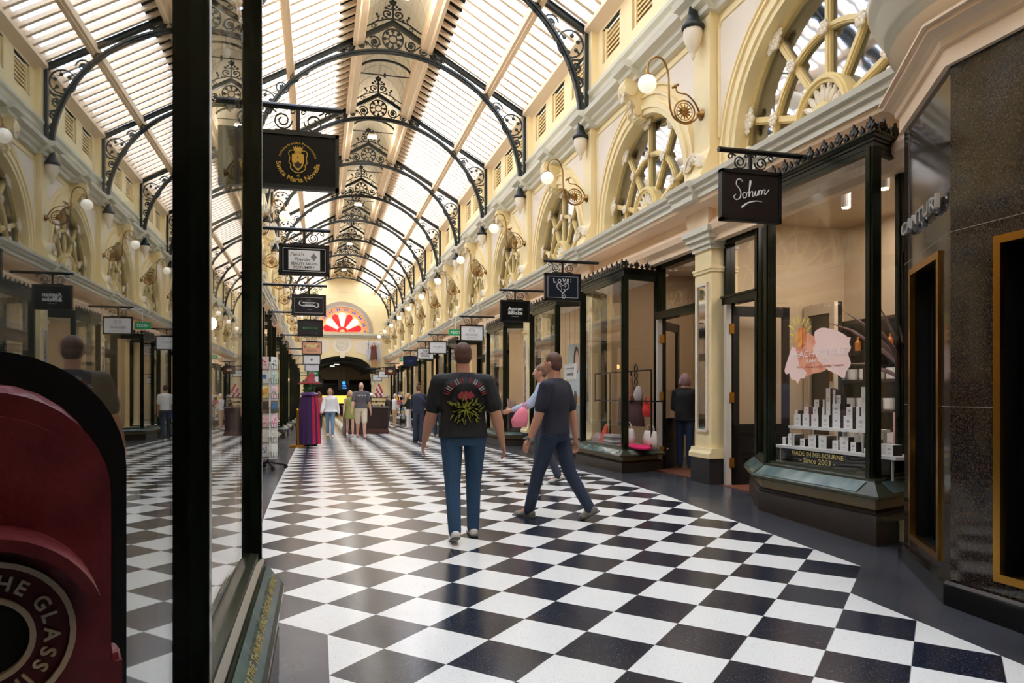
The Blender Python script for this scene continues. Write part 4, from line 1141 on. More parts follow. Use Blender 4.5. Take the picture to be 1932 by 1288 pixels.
def c_matcha(t, c, w, h):
    m = MB(); text(m, 'MATCHA', .075, (c[0], c[1], c[2] - .02), width=.4, off=.005)
    m.ell((c[0] + .17, c[1] - .002, c[2] - .13), (.018, .002, .018), 8, 4)
    O('green_lettering', m, mat('green_lettering', (70, 160, 84), .4), t)
    m = MB(); text(m, 'Chocolate', .04, (c[0], c[1], c[2] - .14)); text(m, '&', .03, (c[0], c[1], c[2] - .09)); O('red_lettering', m, mat('dull_red_lettering', (150, 60, 46), .4), t)
def c_scroll(t, c, w, h):
    m = MB()
    p = smooth_pts([(-.2, -.03), (-.12, .05), (0, .0), (.1, .02), (.2, .06)], 8)
    m.ribbon([(c[0] + x, c[2] + .05 + z) for x, z in p], .08, .006, c[1] - .002)
    O('yellow_scroll', m, mat('pale_yellow', (222, 206, 140), .5), t)
    m = MB()
    for q in (-1, 1): m.tube([(a, c[1] - .004, b2) for a, b2 in spiral((c[0] + q * .22, c[2] + .05), .05, .015, 0, 1.5 * q, 16)], .006, 4)
    for z in (-.07, -.12): 
        for k in range(9): m.box(c[0] - .17 + k * .038, c[0] - .145 + k * .038, c[1] - .002, c[1], c[2] + z, c[2] + z + .018)
    O('brown_ornament', m, mat('brown_ink', (110, 70, 50), .5), t)
def c_dot(t, c, w, h):
    O('dark_emblem', MB().flower((c[0], c[1], c[2]), .045, 'y', 8), GREY, t)
def c_brown(t, c, w, h):
    O('yellow_emblem', MB().ell((c[0], c[1], c[2] + .01), (.15, .006, .085), 16, 6), mat('yellow_emblem', (222, 190, 90), .5), t)
    O('blue_emblem', MB().ell((c[0] + .0, c[1] - .003, c[2] + .06), (.085, .006, .045), 14, 6), mat('blue_emblem', (100, 150, 190), .5), t)
    O('white_lettering', MB().ell((c[0] + .03, c[1] - .005, c[2] - .015), (.09, .005, .02), 12, 5), WHITE, t)
def c_bars(m_):
    def f(t, c, w, h):
        m = MB()
        for k in range(8): m.box(c[0] - .13 + k * .034, c[0] - .106 + k * .034, c[1] - .002, c[1], c[2] - .0, c[2] + .028)
        for k in range(4): m.box(c[0] - .04 + k * .02, c[0] - .026 + k * .02, c[1] - .002, c[1], c[2] - .05, c[2] - .035)
        O('faint_lettering', m, m_, t)
    return f
def c_reigne(t, c, w, h):
    m = MB(); text(m, 'REIGNE', .085, (c[0], c[1], c[2] - .075), width=.36); text(m, 'JEWELLERY', .028, (c[0], c[1], c[2] - .14), width=.3)
    for q in (-1, 1):
        m.tube([(a, c[1] - .002, b2) for a, b2 in spiral((c[0] + q * .04, c[2] + .08), .05, .03, -pi / 2, .5 * q, 12)], .005, 4)
        m.tube([(a, c[1] - .002, b2) for a, b2 in spiral((c[0] + q * .02, c[2] + .075), .025, .012, -pi / 2, .6 * q, 10)], .004, 4)
    for k in range(5): m.ell((c[0] - .06 + k * .03, c[1] - .002, c[2] + .14 - abs(k - 2) * .012), (.008, .004, .012), 6, 4)
    O('grey_lettering', m, GREY, t)
WH = mat('white_sign_face', (236, 238, 240), .4)
SIGNS = [
 ('Sohum', 'black hanging sign with white looping script and underline swash', 4.29, 6.72, 3.82, .52, .69, 4.02, 5.0, dict(board=(44, 36, 34), content=c_sohum)),
 ('Love', 'dark blue hanging sign with silver words around a curly heart', 4.175, 12.39, 3.67, .485, .67, 3.88, 4.85, dict(board=(26, 32, 44), content=c_love, border=SILV)),
 ('AB', 'plain black hanging sign with two lines of bold white serif-style lettering', 4.16, 15.58, 3.59, .47, .67, 3.81, 4.86, dict(board=(12, 12, 13), content=lines(('Austen', .015, .11, .33, .02), ('&Blake', -.075, .11, .33, .02), ('LONDON', -.125, .02, .15, 0)))),
 ('RG', 'white hanging sign with grey crown crest above wide grey capitals', 4.19, 20.4, 3.49, .45, .67, 3.73, 4.85, dict(inner=WH, content=c_reigne)),
 ('SC', 'white hanging sign with one line of thin grey letters and no crest', 4.29, 27.1, 3.52, .47, .67, 3.76, 4.85, dict(inner=WH, content=lines(('SECRETS', .0, .07, .34, 0), ('shhh', -.05, .03, .1, 0), m_=GREY))),
 ('AR', 'white hanging sign with three lines of bold black lettering', 4.2, 29.7, 3.42, .46, .67, 3.68, 4.85, dict(inner=WH, content=lines(('THE', .07, .115, .2, .02), ('ARCHIVE', -.03, .115, .44, .02), ('STORE', -.13, .115, .34, .02), m_=BLACK))),
 ('BL', 'navy blue hanging sign with faint pale lettering, past the three-line white one', 4.22, 34.9, 3.36, .48, .67, 3.62, 4.85, dict(board=(30, 40, 72), content=c_bars(mat('pale_blue_ink', (90, 104, 140), .5)))),
 ('BR', 'brown hanging sign with a yellow and blue round emblem', 4.29, 45.5, 3.21, .46, .68, 3.46, 4.85, dict(board=(92, 56, 48), content=c_brown)),
 ('W1', 'small white hanging sign partly behind the brown emblem sign', 4.31, 50.6, 3.15, .46, .67, 3.4, 4.85, dict(inner=WH, content=c_bars(GREY))),
 ('W2', 'farthest white hanging sign below the feet of the winged statue', 4.08, 53.0, 2.97, .46, .67, 3.2, 5.5, dict(inner=WH, content=c_bars(GREY))),
 ('SM', 'black hanging sign with gold crowned shield crest and circular gold lettering', -.165, 6.78, 3.835, .50, .70, 4.06, -1.25, dict(board=(13, 13, 14), content=c_smn)),
 ('PP', 'black framed sign with white panel for a beauty salon perfumery', -.18, 10.9, 3.66, .44, .69, 3.87, -1.2, dict(board=(12, 12, 13), content=c_paint, border=SILV)),
 ('JB', 'dark sign with silver ribbon banner and scroll ends', -.17, 15.8, 3.59, .43, .68, 3.78, -1.2, dict(board=(44, 40, 44), content=c_jeeba, border=SILV)),
 ('MT', 'dark grey sign with green capital lettering and red script', -.19, 21.0, 3.58, .45, .67, 3.78, -1.2, dict(board=(52, 50, 52), content=c_matcha)),
 ('PK', 'peach coloured sign with yellow scroll and brown flourishes', -.19, 26.9, 3.41, .46, .68, 3.62, -1.2, dict(board=(226, 170, 140), content=c_scroll)),
 ('D1', 'white sign with one small dark flower emblem, under the peach sign', -.22, 30.2, 3.12, .40, .68, 3.34, -1.2, dict(inner=WH, content=c_dot)),
 ('D2', 'pale sign with two faint lettering lines above the green hanging sign', -.24, 35.6, 3.13, .50, .67, 3.36, -1.2, dict(inner=mat('pale_sign_face', (222, 226, 236), .4), content=c_bars(mat('faint_gold_ink', (200, 190, 160), .5)))),
 ('SK', 'green hanging sign with two lines of white lettering', -.27, 45.8, 3.15, .50, .68, 3.36, -1.2, dict(board=(40, 140, 84), content=lines(('SILK', .03, .12, .32, .03), ('STORE', -.11, .12, .42, .03)))),
 ('D3', 'slim white sign directly under the green hanging sign', -.25, 47.8, 2.72, .40, .68, 2.92, -1.2, dict(inner=WH)),
 ('D4', 'lowest white sign in the column below the green hanging sign', -.28, 53.0, 2.68, .42, .67, 2.9, -1.78, dict(inner=WH)),
]
for code, lab, X, Y, zt, h, w, zr, xa, kw in SIGNS: sign('hanging_sign', lab, X, Y, zt, h, w, zr, xa, **kw)
# exit signs
EXG = mat('exit_green', (20, 130, 80), .4, emit=.35)
def exit_sign(x, y, z, txt, label):
    t = T('exit_sign', label, 'exit sign', (x, y, z))
    O('sign_case', MB().box(-.22, .22, -.04, .04, -.1, .1), EXG, t)
    m = MB(); text(m, txt, .13, (0, -.0405, -.045), off=.02); O('white_lettering', m, WHITE, t)
    O('hanger', MB().box(-.01, .01, -.01, .01, .1, .5).box(-.01, 1.0, -.01, .01, .48, .5), WHITE, t)
exit_sign(4.42, 24.2, 3.60, '<EXIT', 'green exit sign partly hidden behind the crested white sign')
exit_sign(4.42, 39.5, 3.42, '<EXIT', 'small green exit sign beyond the navy blue hanging sign')

# ------------------------------------------------------------------ gooseneck wall lamps
def lamp():
    t = bpy.data.objects.new('wall_lamp', None); COL.objects.link(t)
    a = MB()
    a.lathe([(0, -.0), (.07, 0), (.08, -.02), (.05, -.05), (.025, -.09), (.0, -.09)], (5.28, 0, 5.5), 14, 'x')
    O('wall_plate', a, BRASSD, t)
    g = MB()
    g.tube([(5.0 + .155 * cos(2 * pi * k / 24), 0, 5.52 + .155 * sin(2 * pi * k / 24)) for k in range(24)], .012, 6, True)
    g.tube([(5.0 + .12 * cos(2 * pi * k / 24), 0, 5.52 + .12 * sin(2 * pi * k / 24)) for k in range(24)], .006, 5, True)
    pts = smooth_pts([(5.22, 5.5), (5.14, 5.4), (5.0, 5.35), (4.84, 5.42), (4.775, 5.58), (4.76, 5.8), (4.75, 6.02), (4.68, 6.2), (4.56, 6.24), (4.46, 6.16), (4.43, 6.03)], 5)
    g.tube([(x, 0, z) for x, z in pts], .014, 7)
    g.tube([(x, 0, z) for x, z in smooth_pts([(5.24, 5.52), (5.16, 5.66), (5.04, 5.76), (4.9, 5.78), (4.86, 5.86)], 5)], [.016 - .0004 * i for i in range(21)], 6)
    g.ell((4.86, 0, 5.86), (.03, .02, .03), 8, 6); g.ell((4.82, 0, 5.84), (.02, .012, .02), 6, 4); g.ell((4.9, 0, 5.89), (.02, .012, .02), 6, 4)
    O('scroll_arm', g, BRASSD, t, True)
    r = MB()
    for k in range(12):
        an = 2 * pi * k / 12; r.tube([(5.0 + .03 * cos(an), 0, 5.52 + .03 * sin(an)), (5.0 + .115 * cos(an), 0, 5.52 + .115 * sin(an))], [.024, .003], 5)
    r.ell((5.0, 0, 5.52), (.045, .04, .045), 10, 6)
    O('sunburst_rosette', r, BRASSD, t)
    c = MB(); c.lathe([(.0, 6.06), (.02, 6.06), (.025, 6.0), (.05, 5.985), (.05, 5.96), (0, 5.96)], (4.43, 0, 0), 12); O('lamp_cap', c, BRASSD, t)
    b = MB(); b.ell((4.43, 0, 5.85), (.128, .128, .125), 20, 14); O('glass_globe', b, BULB, t, True)
    return t
l0 = lamp(); nl = 0
for side in (0, 1):
    ys_ = [y for y in YK if 4.5 < y < 57]
    for i, y in enumerate(ys_):
        o = l0 if nl == 0 else dup(l0)
        nl += 1
        o.location = (2 * XC if side else 0, y + .0, 0); o.scale = (-1 if side else 1, 1, 1)
        opp = 'statue side' if not side else 'witch figure side'
        tag(o, 'brass gooseneck globe lamp, %s from the end wall on the %s' % (ORD[len(ys_) - 1 - i], opp), 'wall lamp', 'gooseneck globe lamps on the pilasters')
# LED floods in the vault
d0 = None
for i, k in enumerate((1, 3, 5, 7, 9)):
    y = 9.47 + BAY * (k + .5)
    t = T('flood_lamp', 'lit white flood lamp under the vault, %s counted from the end wall' % ORD[4 - i], 'flood lamp', (XC - .02, y, 10.32), group='flood lamps hung in the vault')
    O('lamp_housing', MB().box(-.13, .13, -.09, .09, .02, .09).box(-.012, .012, -.012, .012, .09, .2), WHITE, t)
    O('led_panel', MB().box(-.15, .15, -.1, .1, -.02, .02), LED, t)
    L = bpy.data.lights.new('flood_glow', 'POINT'); L.energy = 50; L.color = (1, .96, .88); L.shadow_soft_size = .12
    lo = bpy.data.objects.new('flood_glow', L); lo.location = (0, 0, -.14); lo.parent = t; COL.objects.link(lo)
# ------------------------------------------------------------------ lights inside the shops
def shop_light(x, y, z, e, col, sx=1.6, sy=2.6):
    L = bpy.data.lights.new('shop_ceiling_light', 'AREA'); L.energy = e; L.color = col; L.shape = 'RECTANGLE'; L.size = sx; L.size_y = sy
    o = bpy.data.objects.new('shop_ceiling_light', L); o.location = (x, y, z); COL.objects.link(o)
for (y, e, c) in ((7.2, 60, (1, .88, .78)), (11.8, 18, (1, .80, .64)), (16, 55, (1, .93, .85)), (20.6, 60, (1, .86, .7)), (25.5, 50, (1, .85, .7)), (30, 50, (1, .85, .7)), (35, 50, (1, .85, .7)), (40, 50, (1, .85, .7)), (45, 50, (1, .85, .7)), (50, 50, (1, .85, .7))):
    shop_light(6.5, y, 3.95, e, c)
for (y, e) in ((6.5, 30), (11.5, 40), (16, 40), (20.6, 40), (26, 50), (30, 40), (35, 40), (45, 40)): shop_light(2 * XC - 6.5, y, 3.95, e, (1, .85, .7))
shop_light(XC, 62, 5.2, 160, (1, .86, .68), 3, 5)
b = MB(); b.box(-.6, 1.5, 0, .05, -.2, .48)
t = T('lit_shop_counter_panel', 'glowing yellow panel at the back of the passage beyond the end arch', 'lit panel', (1.0, 67.3, 1.0))
O('panel', b, mat('yellow_light_panel', (255, 205, 80), .5, emit=1.3), t)
O('panel_rim', MB().box(-.66, 1.56, .05, .1, -.3, .6).box(-.66, 1.56, .02, .1, -1.2, -.25), BLACK, t)
# ------------------------------------------------------------------ people
def remesh(o, vox, it=5):
    m = o.modifiers.new('fuse', 'REMESH'); m.mode = 'VOXEL'; m.voxel_size = vox; m.use_smooth_shade = True
    s = o.modifiers.new('soften', 'SMOOTH'); s.factor = .5; s.iterations = it
    return o
def loft(mb, rings, n=18):
    """closed stack of ellipses (cx, cy, z, rx, ry)"""
    vs = []
    for (cx, cy, z, rx, ry) in rings:
        for k in range(n):
            a = 2 * pi * k / n; vs.append((cx + rx * cos(a), cy + ry * sin(a), z))
    m = len(rings)
    fs = [(i * n + k, i * n + (k + 1) % n, (i + 1) * n + (k + 1) % n, (i + 1) * n + k) for i in range(m - 1) for k in range(n)]
    fs += [tuple(range(n))[::-1], tuple((m - 1) * n + k for k in range(n))]
    return mb.add(vs, fs)
def rx_(v, a):   # pitch: positive a swings a hanging limb forward (+y)
    return Vector((v[0], v[1] * cos(a) - v[2] * sin(a), v[1] * sin(a) + v[2] * cos(a)))
def hand(mb, w, d, side, H, curl=.5):
    """palm, four unequal fingers with a knuckle bend and a thumb; w wrist, d pointing direction"""
    d = d.normalized(); f = H / 1.78
    fwd = Vector((0, 1, 0)); fwd = (fwd - d * fwd.dot(d)).normalized(); inn = d.cross(fwd) * side
    inn = Vector((-side, 0, 0)); inn = (inn - d * inn.dot(d)).normalized()
    mb.cap(w, w + d * .05 * f, .021 * f, .024 * f, 8)
    for q in (-1, 1): mb.cap(w + d * .02 * f + fwd * q * .01 * f, w + d * .085 * f + fwd * q * .024 * f, .015 * f, .014 * f, 8)
    for i, (off, L) in enumerate(((.032, .072), (.011, .082), (-.011, .077), (-.031, .06))):
        k = w + d * .088 * f + fwd * off * f
        a = k + (d * cos(curl * .6) + inn * sin(curl * .6)) * L * .5 * f; e = a + (d * cos(curl * 1.6) + inn * sin(curl * 1.6)) * L * .5 * f
        mb.limb([k, a, e], [.0105 * f, .0092 * f, .0075 * f], 7)
    t0 = w + d * .03 * f + fwd * .026 * f
    t1 = t0 + (d * .7 + fwd * .6 + inn * .3).normalized() * .04 * f; t2 = t1 + (d * .9 + fwd * .2 + inn * .4).normalized() * .03 * f
    mb.limb([t0, t1, t2], [.013 * f, .011 * f, .008 * f], 7)
def person(label, loc, rz, H=1.75, legs=((12, 6), (-14, 22)), arms=((-8, 6, 12), (10, 6, 14)), top=(30, 30, 32), sleeve='short', hem=.52, bottom='trousers', bcol=(44, 70, 104), shoe=(220, 218, 210), hair=((70, 48, 36), 'short'), skin=None, wide=1.0, vox=.014, flare=0, lean=0, loose=1.0, name='person', turn=0):
    f = H; t = T(name, label, 'person', loc, rz)
    skin = skin or SKIN
    cm = lambda c, r=.75, nm='cloth': mat('%s_%d_%d_%d' % (nm, *c), c, r, bump=.25, scale=14)
    hipj = []; kn = []; an = []
    th, shn = .245 * f, .24 * f
    for s, (p, kb) in zip((-1, 1), legs):
        h = Vector((s * .05 * f * wide, 0, 0)); k = h + rx_(Vector((0, 0, -th)), radians(p)); a = k + rx_(Vector((0, 0, -shn)), radians(p - kb))
        hipj.append(h); kn.append(k); an.append(a)
    hz = .045 * f - min(a.z for a in an)
    for L in (hipj, kn, an):
        for v in L: v.z += hz
    ln = lambda z: (z - hz) * math.tan(radians(lean))          # forward shift of the trunk
    up = hz - .51 * f                                          # trunk offset
    Z = lambda q: q * f + up
    wx = wide
    body = MB(); shirt = MB(); leg = MB()
    trunk = [(0, ln(Z(q)), Z(q), rx * f * wx, ry * f * (1 + (wx - 1) * .6)) for q, rx, ry in ((.47, .07, .055), (.5, .088, .066), (.55, .090, .068), (.62, .080, .060), (.68, .088, .064), (.74, .096, .066), (.775, .092, .058), (.80, .074, .048), (.825, .048, .040))]
    loft(body, trunk)
    nk = Vector((0, ln(Z(.83)) + .004 * f, Z(.825))); hd = Vector((0, ln(Z(.93)) + .018 * f, Z(.918)))
    body.cap(nk - Vector((0, 0, .02 * f)), hd - Vector((0, .008 * f, .03 * f)), .036 * f, .032 * f, 12)
    RT = Matrix.Rotation(radians(turn), 3, 'Z')
    hp = lambda x, y, z: hd + RT @ Vector((x * f, y * f, z * f))
    body.ell(hd, (.043 * f, .052 * f, .062 * f), 18, 12, RT)
    body.ell(hp(0, .014, -.03), (.033 * f, .036 * f, .036 * f), 14, 8, RT)
    body.cap(hp(0, .05, .008), hp(0, .063, -.014), .006 * f, .009 * f, 8)
    for q in (-1, 1):
        body.ell(hp(q * .044, -.004, -.004), (.006 * f, .012 * f, .018 * f), 8, 6, RT)
        body.cap(hp(q * .008, .051, .016), hp(q * .028, .044, .017), .006 * f, .005 * f, 6)
        body.ell(hp(q * .021, .042, -.016), (.012 * f, .01 * f, .012 * f), 8, 6)
    body.cap(hp(-.011, .048, -.033), hp(.011, .048, -.033), .006 * f, .006 * f, 6)
    wr = []
    for s, (p, out, eb) in zip((-1, 1), arms):
        sh = Vector((s * .104 * f * wx, ln(Z(.8)), Z(.782)))
        o = radians(out) * s
        def dirv(pp):
            v = rx_(Vector((0, 0, -1)), radians(pp)); return Vector((v.x * cos(o) - v.z * sin(o), v.y, v.z * cos(o)))
        e = sh + dirv(p) * .17 * f; w = e + dirv(p + eb) * .15 * f
        body.limb([Vector((s * .05 * f * wx, ln(Z(.8)), Z(.79))), sh, e], [.034 * f, .03 * f * wx, .025 * f * wx]); m_ = e + (w - e) * .3
        body.limb([e, m_, w], [.025 * f * wx, .026 * f * wx, .016 * f])
        hand(body, w, dirv(p + eb + 4), s, H)
        wr.append((w, dirv(p + eb + 4)))
        if sleeve == 'short': shirt.limb([Vector((s * .045 * f * wx, ln(Z(.8)), Z(.79))), sh, sh + dirv(p) * .125 * f], [.04 * f, .037 * f * wx, .037 * f * wx * loose])
        elif sleeve == 'long': shirt.limb([Vector((s * .045 * f * wx, ln(Z(.8)), Z(.79))), sh, e, e + (w - e) * .9], [.04 * f, .036 * f * wx, .036 * f * wx * loose, .026 * f * loose])
    feet = []
    for i in (0, 1):
        body.limb([hipj[i], kn[i], kn[i] + (an[i] - kn[i]) * .35, an[i]], [.05 * f, .033 * f, .034 * f, .02 * f])
        p, kb = legs[i]; pit = radians((p - kb) * .8) if (an[i].z > .05 * f + .001) else 0
        dv = rx_(Vector((0, 1, 0)), pit); dn = rx_(Vector((0, 0, -1)), pit)
        he = an[i] + dn * .026 * f - dv * .02 * f; to = an[i] + dn * .03 * f + dv * .085 * f
        body.cap(an[i], to, .02 * f, .012 * f, 8)
        feet.append((he, to, dn, dv))
    bo = remesh(O('body', body, skin, t), vox * .6)
    # top
    q0 = hem
    dq = [(q, rx, ry) for q, rx, ry in ((.47, .098, .074), (.5, .099, .075), (.55, .098, .075), (.62, .092, .069), (.68, .098, .072), (.74, .103, .072), (.775, .098, .064), (.80, .082, .053), (.818, .062, .047), (.832, .046, .042)) if q > q0 + .01]
    dq = [(q0, .100 * loose, .078 * loose)] + dq
    if bottom == 'dress': dq = [(q, a, b2) for q, a, b2 in dq if q > .6]; dq = [(q0, .125, .1), (.5, .105, .085)] + dq
    loft(shirt, [(0, ln(Z(q)), Z(q), a * f * wx * (loose if q < .78 else 1), b2 * f * (1 + (wx - 1) * .6) * (loose if q < .78 else 1)) for q, a, b2 in dq])
    so = remesh(O('dress' if bottom == 'dress' else ('shirt' if sleeve != 'none' else 'top'), shirt, cm(top), t), vox * .8, 6)
    # bottom
    if bottom in ('trousers', 'shorts', 'skirt'):
        loft(leg, [(0, ln(Z(q)), Z(q), a * f * wx, b2 * f * (1 + (wx - 1) * .6)) for q, a, b2 in ((.462, .07, .06), (.49, .094, .072), (.53, .096, .074), (.58, .09, .07), (.60, .087, .067))])
        for i in (0, 1):
            if bottom == 'trousers': leg.limb([hipj[i] - Vector((0, 0, .01 * f)), kn[i], an[i] + Vector((0, 0, -.005 * f))], [.056 * f * (1 + (wx - 1) * .5), .041 * f * (1 + flare * .3), .033 * f * (1 + flare)])
            else: leg.limb([hipj[i] - Vector((0, 0, .01 * f)), hipj[i] + (kn[i] - hipj[i]) * .95], [.058 * f, .052 * f])
        remesh(O('trousers' if bottom == 'trousers' else 'shorts', leg, cm(bcol, .8, 'denim'), t), vox * .8, 5)
    for i in (0, 1):
        he, to, dn, dv = feet[i]
        s_ = MB(); s_.cap(he + dn * -.006 * f, to, .024 * f, .019 * f, 10); s_.cap(he, he + (an[i] - he) * .6, .023 * f, .021 * f, 8); s_.ell(he + (to - he) * .75, (.028 * f, .036 * f, .016 * f), 10, 6)
        sh_ = remesh(O('shoe', s_, cm(shoe, .5, 'shoe'), t), .01, 3)
        so_ = MB(); a0 = he + dn * .012 * f - dv * .02 * f; a1 = to + dn * .008 * f + dv * .02 * f
        so_.limb([a0 + dv * .0, (a0 + a1) / 2, a1], [.008 * f] * 3, 6); so_.v = [(p_[0] + (p_[0] - he.x) * 2.0, p_[1], p_[2]) for p_ in so_.v]
        O('sole', so_, mat('dark_sole', (90, 88, 84), .7), sh_)
    hc, st = hair
    hm = MB()
    hm.ell(hp(0, -.008, .018), (.047 * f, .052 * f, .053 * f), 16, 10, RT)
    if st == 'short': hm.ell(hp(0, -.02, -.005), (.044 * f, .04 * f, .045 * f), 14, 8, RT)
    if st == 'bald': hm = MB(); hm.ell(hp(0, -.012, .004), (.0445 * f, .046 * f, .054 * f), 16, 10, RT)
    if st in ('bob', 'long'):
        hm.ell(hp(0, -.026, -.01), (.054 * f, .042 * f, .064 * f), 14, 8, RT)
        for q in (-1, 1): hm.cap(hp(q * .042, -.008, .01), hp(q * .048, -.0, -.05), .02 * f, .024 * f, 8)
    if st == 'long': hm.ell(hp(0, -.036, -.08), (.055 * f, .03 * f, .07 * f), 12, 8, RT)
    if st == 'bun': hm.ell(hp(0, -.02, -.005), (.045 * f, .042 * f, .046 * f), 12, 8, RT); hm.ell(hp(0, -.03, .085), (.024 * f, .024 * f, .026 * f), 10, 8)
    remesh(O('hair', hm, mat('hair_%d_%d_%d' % hc, hc, .6, var=.25, scale=60), t), vox * .7, 3)
    for q in (-1, 1):
        e = MB(); e.ell(hp(q * .019, .0465, .004), (.0075 * f, .005 * f, .005 * f), 8, 6); eo = O('eye', e, WHITE, t, True)
        p_ = MB(); p_.ell(hp(q * .019, .0512, .004), (.0035 * f, .002 * f, .0035 * f), 6, 4); O('iris', p_, mat('dark_iris', (50, 36, 28), .3), eo)
    mo = MB(); mo.ell(hp(0, .0545, -.033), (.013 * f, .004 * f, .004 * f), 8, 5); O('lips', mo, mat('lips', (170, 96, 90), .5), t)
    t['wrist'] = [list(w) for w, d in wr]
    return t, wr, Z
def pz(x, y): return (x, y, fz(y))
# man in the black printed T-shirt, walking away
m1, w1, Z1 = person('person walking away in a black T-shirt with a red and yellow back print, blue jeans', pz(1.30, 6.72), radians(-2), 1.80, legs=((-8, 12), (9, 6)), arms=((8, 12, 14), (-8, 14, 12)), top=(24, 22, 24), bcol=(42, 74, 104), shoe=(226, 222, 214), hair=((92, 60, 44), 'short'), wide=1.2, vox=.011, hem=.50, loose=1.04)
pr = MB(); pw = MB(); py = MB(); H = 1.8
def onback(x, z):
    q = (z - (Z1(0))) / H
    rx = (.111 if q > .7 else .104) * H * 1.2; ry = (.080 if q > .66 else .076) * H * 1.12 * 1.03
    return -ry * sqrt(max(.05, 1 - (x / rx) ** 2)) - .012
def patch(mb, pts, th=.006):
    f_ = [(x, onback(x, z) - th, z) for x, z in pts]; b_ = [(x, onback(x, z) + .02, z) for x, z in pts]; n = len(pts)
    mb.add(f_ + b_, [tuple(range(n)), tuple(range(n, 2 * n))[::-1]] + [(i, (i + 1) % n, n + (i + 1) % n, n + i) for i in range(n)])
zb = Z1(.765)
for k in range(11):
    a = radians(160 - 14 * k); c = (.155 * cos(a), zb - .13 + .155 * sin(a)); d = (cos(a), sin(a))
    if abs(k - 5) > .5: 
        for u in (-.012, .008): patch(pw if k % 2 else pr, [(c[0] - d[1] * (u - .004), c[1] + d[0] * (u - .004)), (c[0] - d[1] * (u + .004), c[1] + d[0] * (u + .004)), (c[0] + d[0] * .05 - d[1] * (u + .004), c[1] + d[1] * .05 + d[0] * (u + .004)), (c[0] + d[0] * .05 - d[1] * (u - .004), c[1] + d[1] * .05 + d[0] * (u - .004))])
patch(pr, [(-.075, zb - .105), (-.06, zb - .07), (-.035, zb - .055), (-.02, zb - .07), (.0, zb - .05), (.025, zb - .068), (.045, zb - .055), (.07, zb - .08), (.08, zb - .11), (.05, zb - .1), (.04, zb - .135), (.02, zb - .11), (-.01, zb - .14), (-.03, zb - .108), (-.05, zb - .13)])
random.seed(3)
for k in range(80):
    a = random.uniform(0, 2 * pi); r = random.uniform(.0, .12); c = (r * 1.25 * cos(a), zb - .22 + r * .95 * sin(a)); L = random.uniform(.025, .05); a2 = a + random.uniform(-.6, .6); d = (cos(a2), sin(a2))
    patch(py, [(c[0] - d[1] * .005, c[1] + d[0] * .005), (c[0] + d[0] * L, c[1] + d[1] * L), (c[0] + d[1] * .005, c[1] - d[0] * .005), (c[0] - d[0] * .01, c[1] - d[1] * .01)], .006 + .001 * (k % 5))
O('red_print', pr, mat('red_print', (150, 52, 58), .7), m1); O('white_print', pw, mat('grey_print', (176, 170, 168), .7), m1); O('yellow_print', py, mat('olive_yellow_print', (140, 138, 40), .7), m1)
# second man
m2, w2, Z2 = person('person striding in a navy T-shirt and dark jeans with a wristwatch', pz(2.42, 7.42), radians(42), 1.78, legs=((20, 4), (-16, 18)), arms=((10, 8, 10), (-14, 8, 10)), top=(34, 36, 52), bcol=(34, 46, 68), shoe=(120, 116, 110), hair=((96, 64, 50), 'short'), wide=1.08, vox=.011, hem=.50)
w, d = w2[0]
wt = MB(); 
wt.tube([w - d * .012, w + d * .012], .033, 12); O('wristwatch', wt, mat('steel_watch', (150, 150, 150), .3, metal=.9), m2)
person('person in a pale blue long-sleeved shirt mostly hidden behind the navy T-shirt walker', pz(3.04, 9.9), radians(72), 1.66, top=(176, 186, 210), sleeve='long', bcol=(60, 66, 80), hair=((120, 90, 70), 'short'), arms=((38, 6, 34), (-6, 6, 10)), legs=((8, 6), (-10, 12)), vox=.014)
t = T('pink_bag', 'soft pink bag held out by the pale blue sleeve', 'bag', (2.66, 9.72, fz(10) + .80))
bb = MB(); loft(bb, [(0, 0, 0, .10, .03), (.0, 0, .1, .12, .05), (.03, 0, .2, .09, .04), (.05, 0, .27, .03, .02)], 12); O('bag_body', bb, mat('pink_cloth', (236, 130, 150), .7), t, True)
O('bag_handle', MB().tube([(.02, 0, .24), (.06, 0, .34), (.1, 0, .34), (.09, 0, .22)], .008, 5), mat('pink_cloth'), t)
person('person in a white T-shirt and dark jeans, back turned, beyond the black T-shirt walker', pz(4.05, 25.6), radians(-5), 1.74, top=(232, 232, 230), bcol=(40, 48, 66), shoe=(40, 36, 34), hair=((60, 44, 36), 'short'), legs=((4, 4), (-4, 4)), vox=.018)
person('person in a navy jumpsuit with hair in a bun, seen from behind', pz(2.87, 21.7), radians(-8), 1.68, top=(40, 46, 66), sleeve='long', bcol=(40, 46, 66), flare=.7, shoe=(210, 190, 150), hair=((96, 66, 48), 'bun'), legs=((6, 4), (-6, 6)), arms=((24, 4, 40), (20, 4, 50)), vox=.016, skin=SKIN2)
t = T('shoulder_bag', 'blue shoulder bag on a strap across the navy jumpsuit', 'bag', (3.16, 21.62, fz(21.7) + .78))
O('bag_body', MB().box(-.03, .05, -.1, .1, -.02, .16), mat('blue_leather', (64, 84, 140), .5), t); O('strap', MB().tube([(.0, -.05, .16), (-.12, -.13, .42), (-.32, -.12, .62)], .012, 5), mat('blue_leather'), t)
person('person with blonde bob in a black cardigan and white trousers, facing the card spinner', pz(4.05, 34.1), radians(78), 1.62, top=(28, 28, 32), sleeve='long', bcol=(232, 230, 228), flare=.4, shoe=(200, 200, 204), hair=((206, 170, 120), 'bob'), legs=((3, 3), (-3, 3)), arms=((30, 4, 60), (26, 4, 60)), vox=.02, skin=SKIN2)
